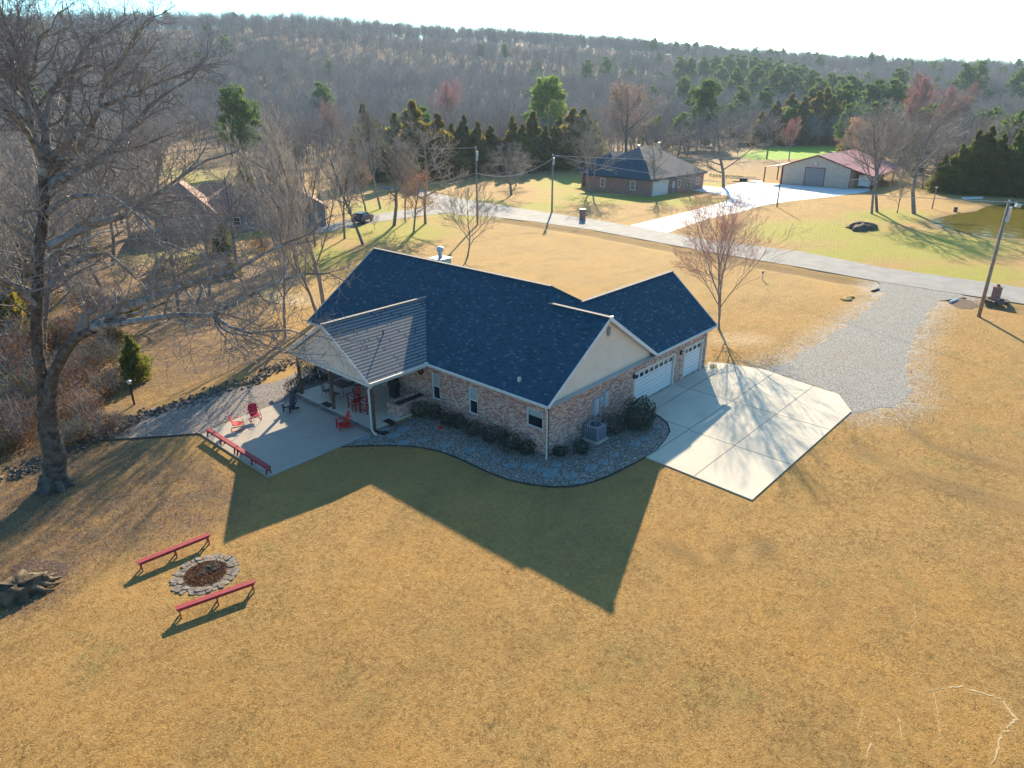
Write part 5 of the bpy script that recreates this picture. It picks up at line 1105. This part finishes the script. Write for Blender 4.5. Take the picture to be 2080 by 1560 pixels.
while len(V)<240000:
    # denser close to the viewer
    px,py=rw.uniform(-60,2140),rw.uniform(600,1640); g=G(px,py); x,y=g.x,g.y
    if rw.random()>(dep(g)/55)**2.6: continue
    if inpoly((x,y),DRP) or inpoly((x,y),BDP) or inpoly((x,y),grp) or (-12.1<x<-4.8 and 9.4<y<18.1) or (-.1<x<19 and -.1<y<23) or (-5<x<.1 and 9.5<y<23) or (x>54): continue
    if rw.random()<.85 and any(poly_d((x,y),tk)<.4 for tk in TRACKS): continue
    if math.hypot(x+18,y-4.15)<1.45 or any(poly_d((x,y),L)<w_*1.1 for L,w_ in lines): continue
    V.append((x,y,gh(x,y))); I.append(rw.randrange(6)); RO.append(rw.uniform(0,6.28)); SC.append(rw.uniform(.6,1.5))
me=bpy.data.meshes.new('dry_grass'); me.from_pydata(V,[],[])
for nm,ty,da in(('idx','INT',I),('rot','FLOAT',RO),('scl','FLOAT',SC)): a=me.attributes.new(nm,ty,'POINT'); a.data.foreach_set('value',da)
go_=bpy.data.objects.new('dry_grass',me); COL.objects.link(go_); tag(go_,'short dry golden brown winter grass covering the lawn','grass',None,'stuff'); gn_scatter(go_,gc)
# undergrowth with brown leaves in the left woods
UG=[(60,880,1.2),(110,800,1.3),(170,850,1.1),(30,760,1.4),(150,760,1.2),(230,800,1.0),(200,740,1.1),(90,720,1.3),(20,850,1.1),(160,690,1.2),(60,640,1.4),(240,860,.7),(130,900,.9),(300,600,.9),(220,640,1.1),(180,600,1.2),(100,560,1.4),(30,560,1.3),(-20,680,1.4),(-10,930,1.0),(260,560,1.0),(340,480,1.2),(400,470,1.2),(330,420,1.4),(560,520,1.0),(610,500,1.0),(520,505,1.0),(450,560,.8),(480,500,1.3),(440,510,1.2),(590,490,1.1),(190,880,1.0),(80,820,1.5),(250,750,1.0),(30,900,1.2),(140,820,1.4),(210,700,1.2),(0,800,1.6),(60,780,1.5),(130,700,1.5),(0,720,1.6),(90,640,1.6),(170,640,1.4),(260,640,1.1)]
bp_=[]
for k in range(3):
    b=MB(); rg=random.Random(50+k); tw=MB()
    for i in range(16): a=rg.uniform(0,6.3); grow(tw,tw,Vector((0,0,0)),Vector((math.cos(a)*.7,math.sin(a)*.7,1)).normalized(),1.7,.02,1,rg,K(kids=(9,),ang=(45,),rat=(.5,),t0=(.2,),brlev=9),.006)
    leafball(b,(0,0,.75),1.25,.85,620,.075,rg=rg); bp_.append((tw,b))
BM=[]
for tw,b in bp_:
    a=bpy.data.meshes.new('stem'); a.from_pydata(tw.v,[],tw.f); a.materials.append(m_twig); c=bpy.data.meshes.new('foliage'); c.from_pydata(b.v,[],b.f); c.materials.append(m_brownl); BM.append((a,c))
g_=bpy.data.meshes.new('foliage'); g_.from_pydata(bp_[0][1].v,[],bp_[0][1].f); g_.materials.append(leafm('bramble_green',(.06,.09,.025,1),(.17,.18,.05,1),None,.35)); GB=(BM[0][0],g_)
for i,(px,py,s) in enumerate(UG):
    for q in range(2):
        gr_=rw.random()<.3; e=empty('green_shrub' if gr_ else 'brown_shrub',G(px+rw.uniform(-25,25),py+rw.uniform(-15,15)),rw.uniform(0,6.2),'scrubby bush with dull green leaves in the left undergrowth' if gr_ else 'scrubby bush with dry brown leaves in the left undergrowth','shrub','green bushes in the left undergrowth' if gr_ else 'brown bushes in the left undergrowth'); e.scale=(s,s,s*rw.uniform(.8,1.3))
        for nm,me in zip(('stem','foliage'),GB if gr_ else rw.choice(BM)): o=bpy.data.objects.new(nm,me); COL.objects.link(o); o.parent=e
for i,(px,py,s) in enumerate([(35,560,1.5),(60,620,1.3),(10,500,1.6),(120,520,1.2),(185,520,1.2),(235,700,.8),(250,640,.9),(330,560,1.0),(470,560,.9)]):
    g=G(px,py); e=empty('green_shrub',g,rw.uniform(0,6),ORD[i]+' olive green evergreen bush counted from the listing left of the woods' if 0 else ['yellowish green bush at the far left edge below the cedar','olive green bush behind the trunk of the old tree','tall green bush at the left edge in the upper woods','green bush right of the old trunk in the upper woods','green bush behind the first low limb','small green bush just left of the young cedar','green bush above the young cedar','green bush in front of the picket fence','low green bush before the grey house'][i],'shrub'); e.scale=(s*1.5,s*1.5,s*1.5)
    for nm,k_ in (('trunk','cedar2'),('crown','cedar2')): o=bpy.data.objects.new('foliage' if nm=='crown' else 'stem',MESH[(k_,nm)]); COL.objects.link(o); o.parent=e; o.scale=(.5,.5,.16)
# leaf litter and creek rocks
b=MB(); b2=MB()
n=0
while n<30000:
    px,py=rw.uniform(-120,720),rw.uniform(560,1350); w_=max([blob(px,py,*q) for q in LEAF[:1]+LEAF[2:9]])
    if rw.random()>w_**1.3*.9: 
        n+=.25; continue
    p=G(px,py); n+=1
    if inpoly(p,[(-12.2,9.4),(-4.8,9.4),(-4.8,18.2),(-12.2,17.6)]) or (p.x>-4.8 and 0<p.y<23 and p.x<19): continue
    t=Vector((rw.gauss(0,1),rw.gauss(0,1),rw.gauss(0,.35))).normalized()*rw.uniform(.02,.045); s=t.orthogonal()*.75; c=p+Vector((0,0,.035)); (b if rw.random()<.6 else b2).face([c-t,c+s,c+t,c-s])
tag(b.build('fallen_leaves',leafm('tan_leaf',(.30,.15,.07,1),(.48,.28,.15,1),None,.4),None,False,False),'brown fallen leaves scattered over the lawn and woods floor at left','leaves',None,'stuff')
tag(b2.build('fallen_leaves',leafm('pale_leaf',(.32,.21,.13,1),(.50,.36,.24,1),None,.4),None,False,False),'dull tan fallen leaves scattered over the lawn at left','leaves',None,'stuff')
b=MB()
for i in range(650):
    k=rw.random()*(len(CREEK)-1.001); a=int(k); p=CREEK[a].lerp(CREEK[a+1],k-a)+Vector((rw.gauss(0,.45),rw.gauss(0,.45),0)); s=rw.uniform(.07,.2); M_=Matrix.Translation(p+Vector((0,0,s*.25)))@Matrix.Rotation(rw.uniform(0,6),4,Vector((rw.random(),rw.random(),1)).normalized()); b.box(None,(s*1.4,s,s*.7),M=M_)
tag(b.build('creek_stones',m_rock,None,False,False),'band of small dark stones forming a dry creek between gravel path and leaf strewn slope','stones',None,'stuff')
# haze over everything
hm=bpy.data.materials.new('haze'); hm.use_nodes=True; t=hm.node_tree; t.nodes.remove(t.nodes['Principled BSDF']); pv=t.nodes.new('ShaderNodeVolumePrincipled'); pv.inputs['Density'].default_value=.00012; pv.inputs['Color'].default_value=(.60,.76,1,1); pv.inputs['Anisotropy'].default_value=.3; t.links.new(pv.outputs[0],t.nodes['Material Output'].inputs['Volume'])
b=MB(); b.box((700,700,62),(3000,3000,150)); o=b.build('haze',hm); o['kind']='stuff'
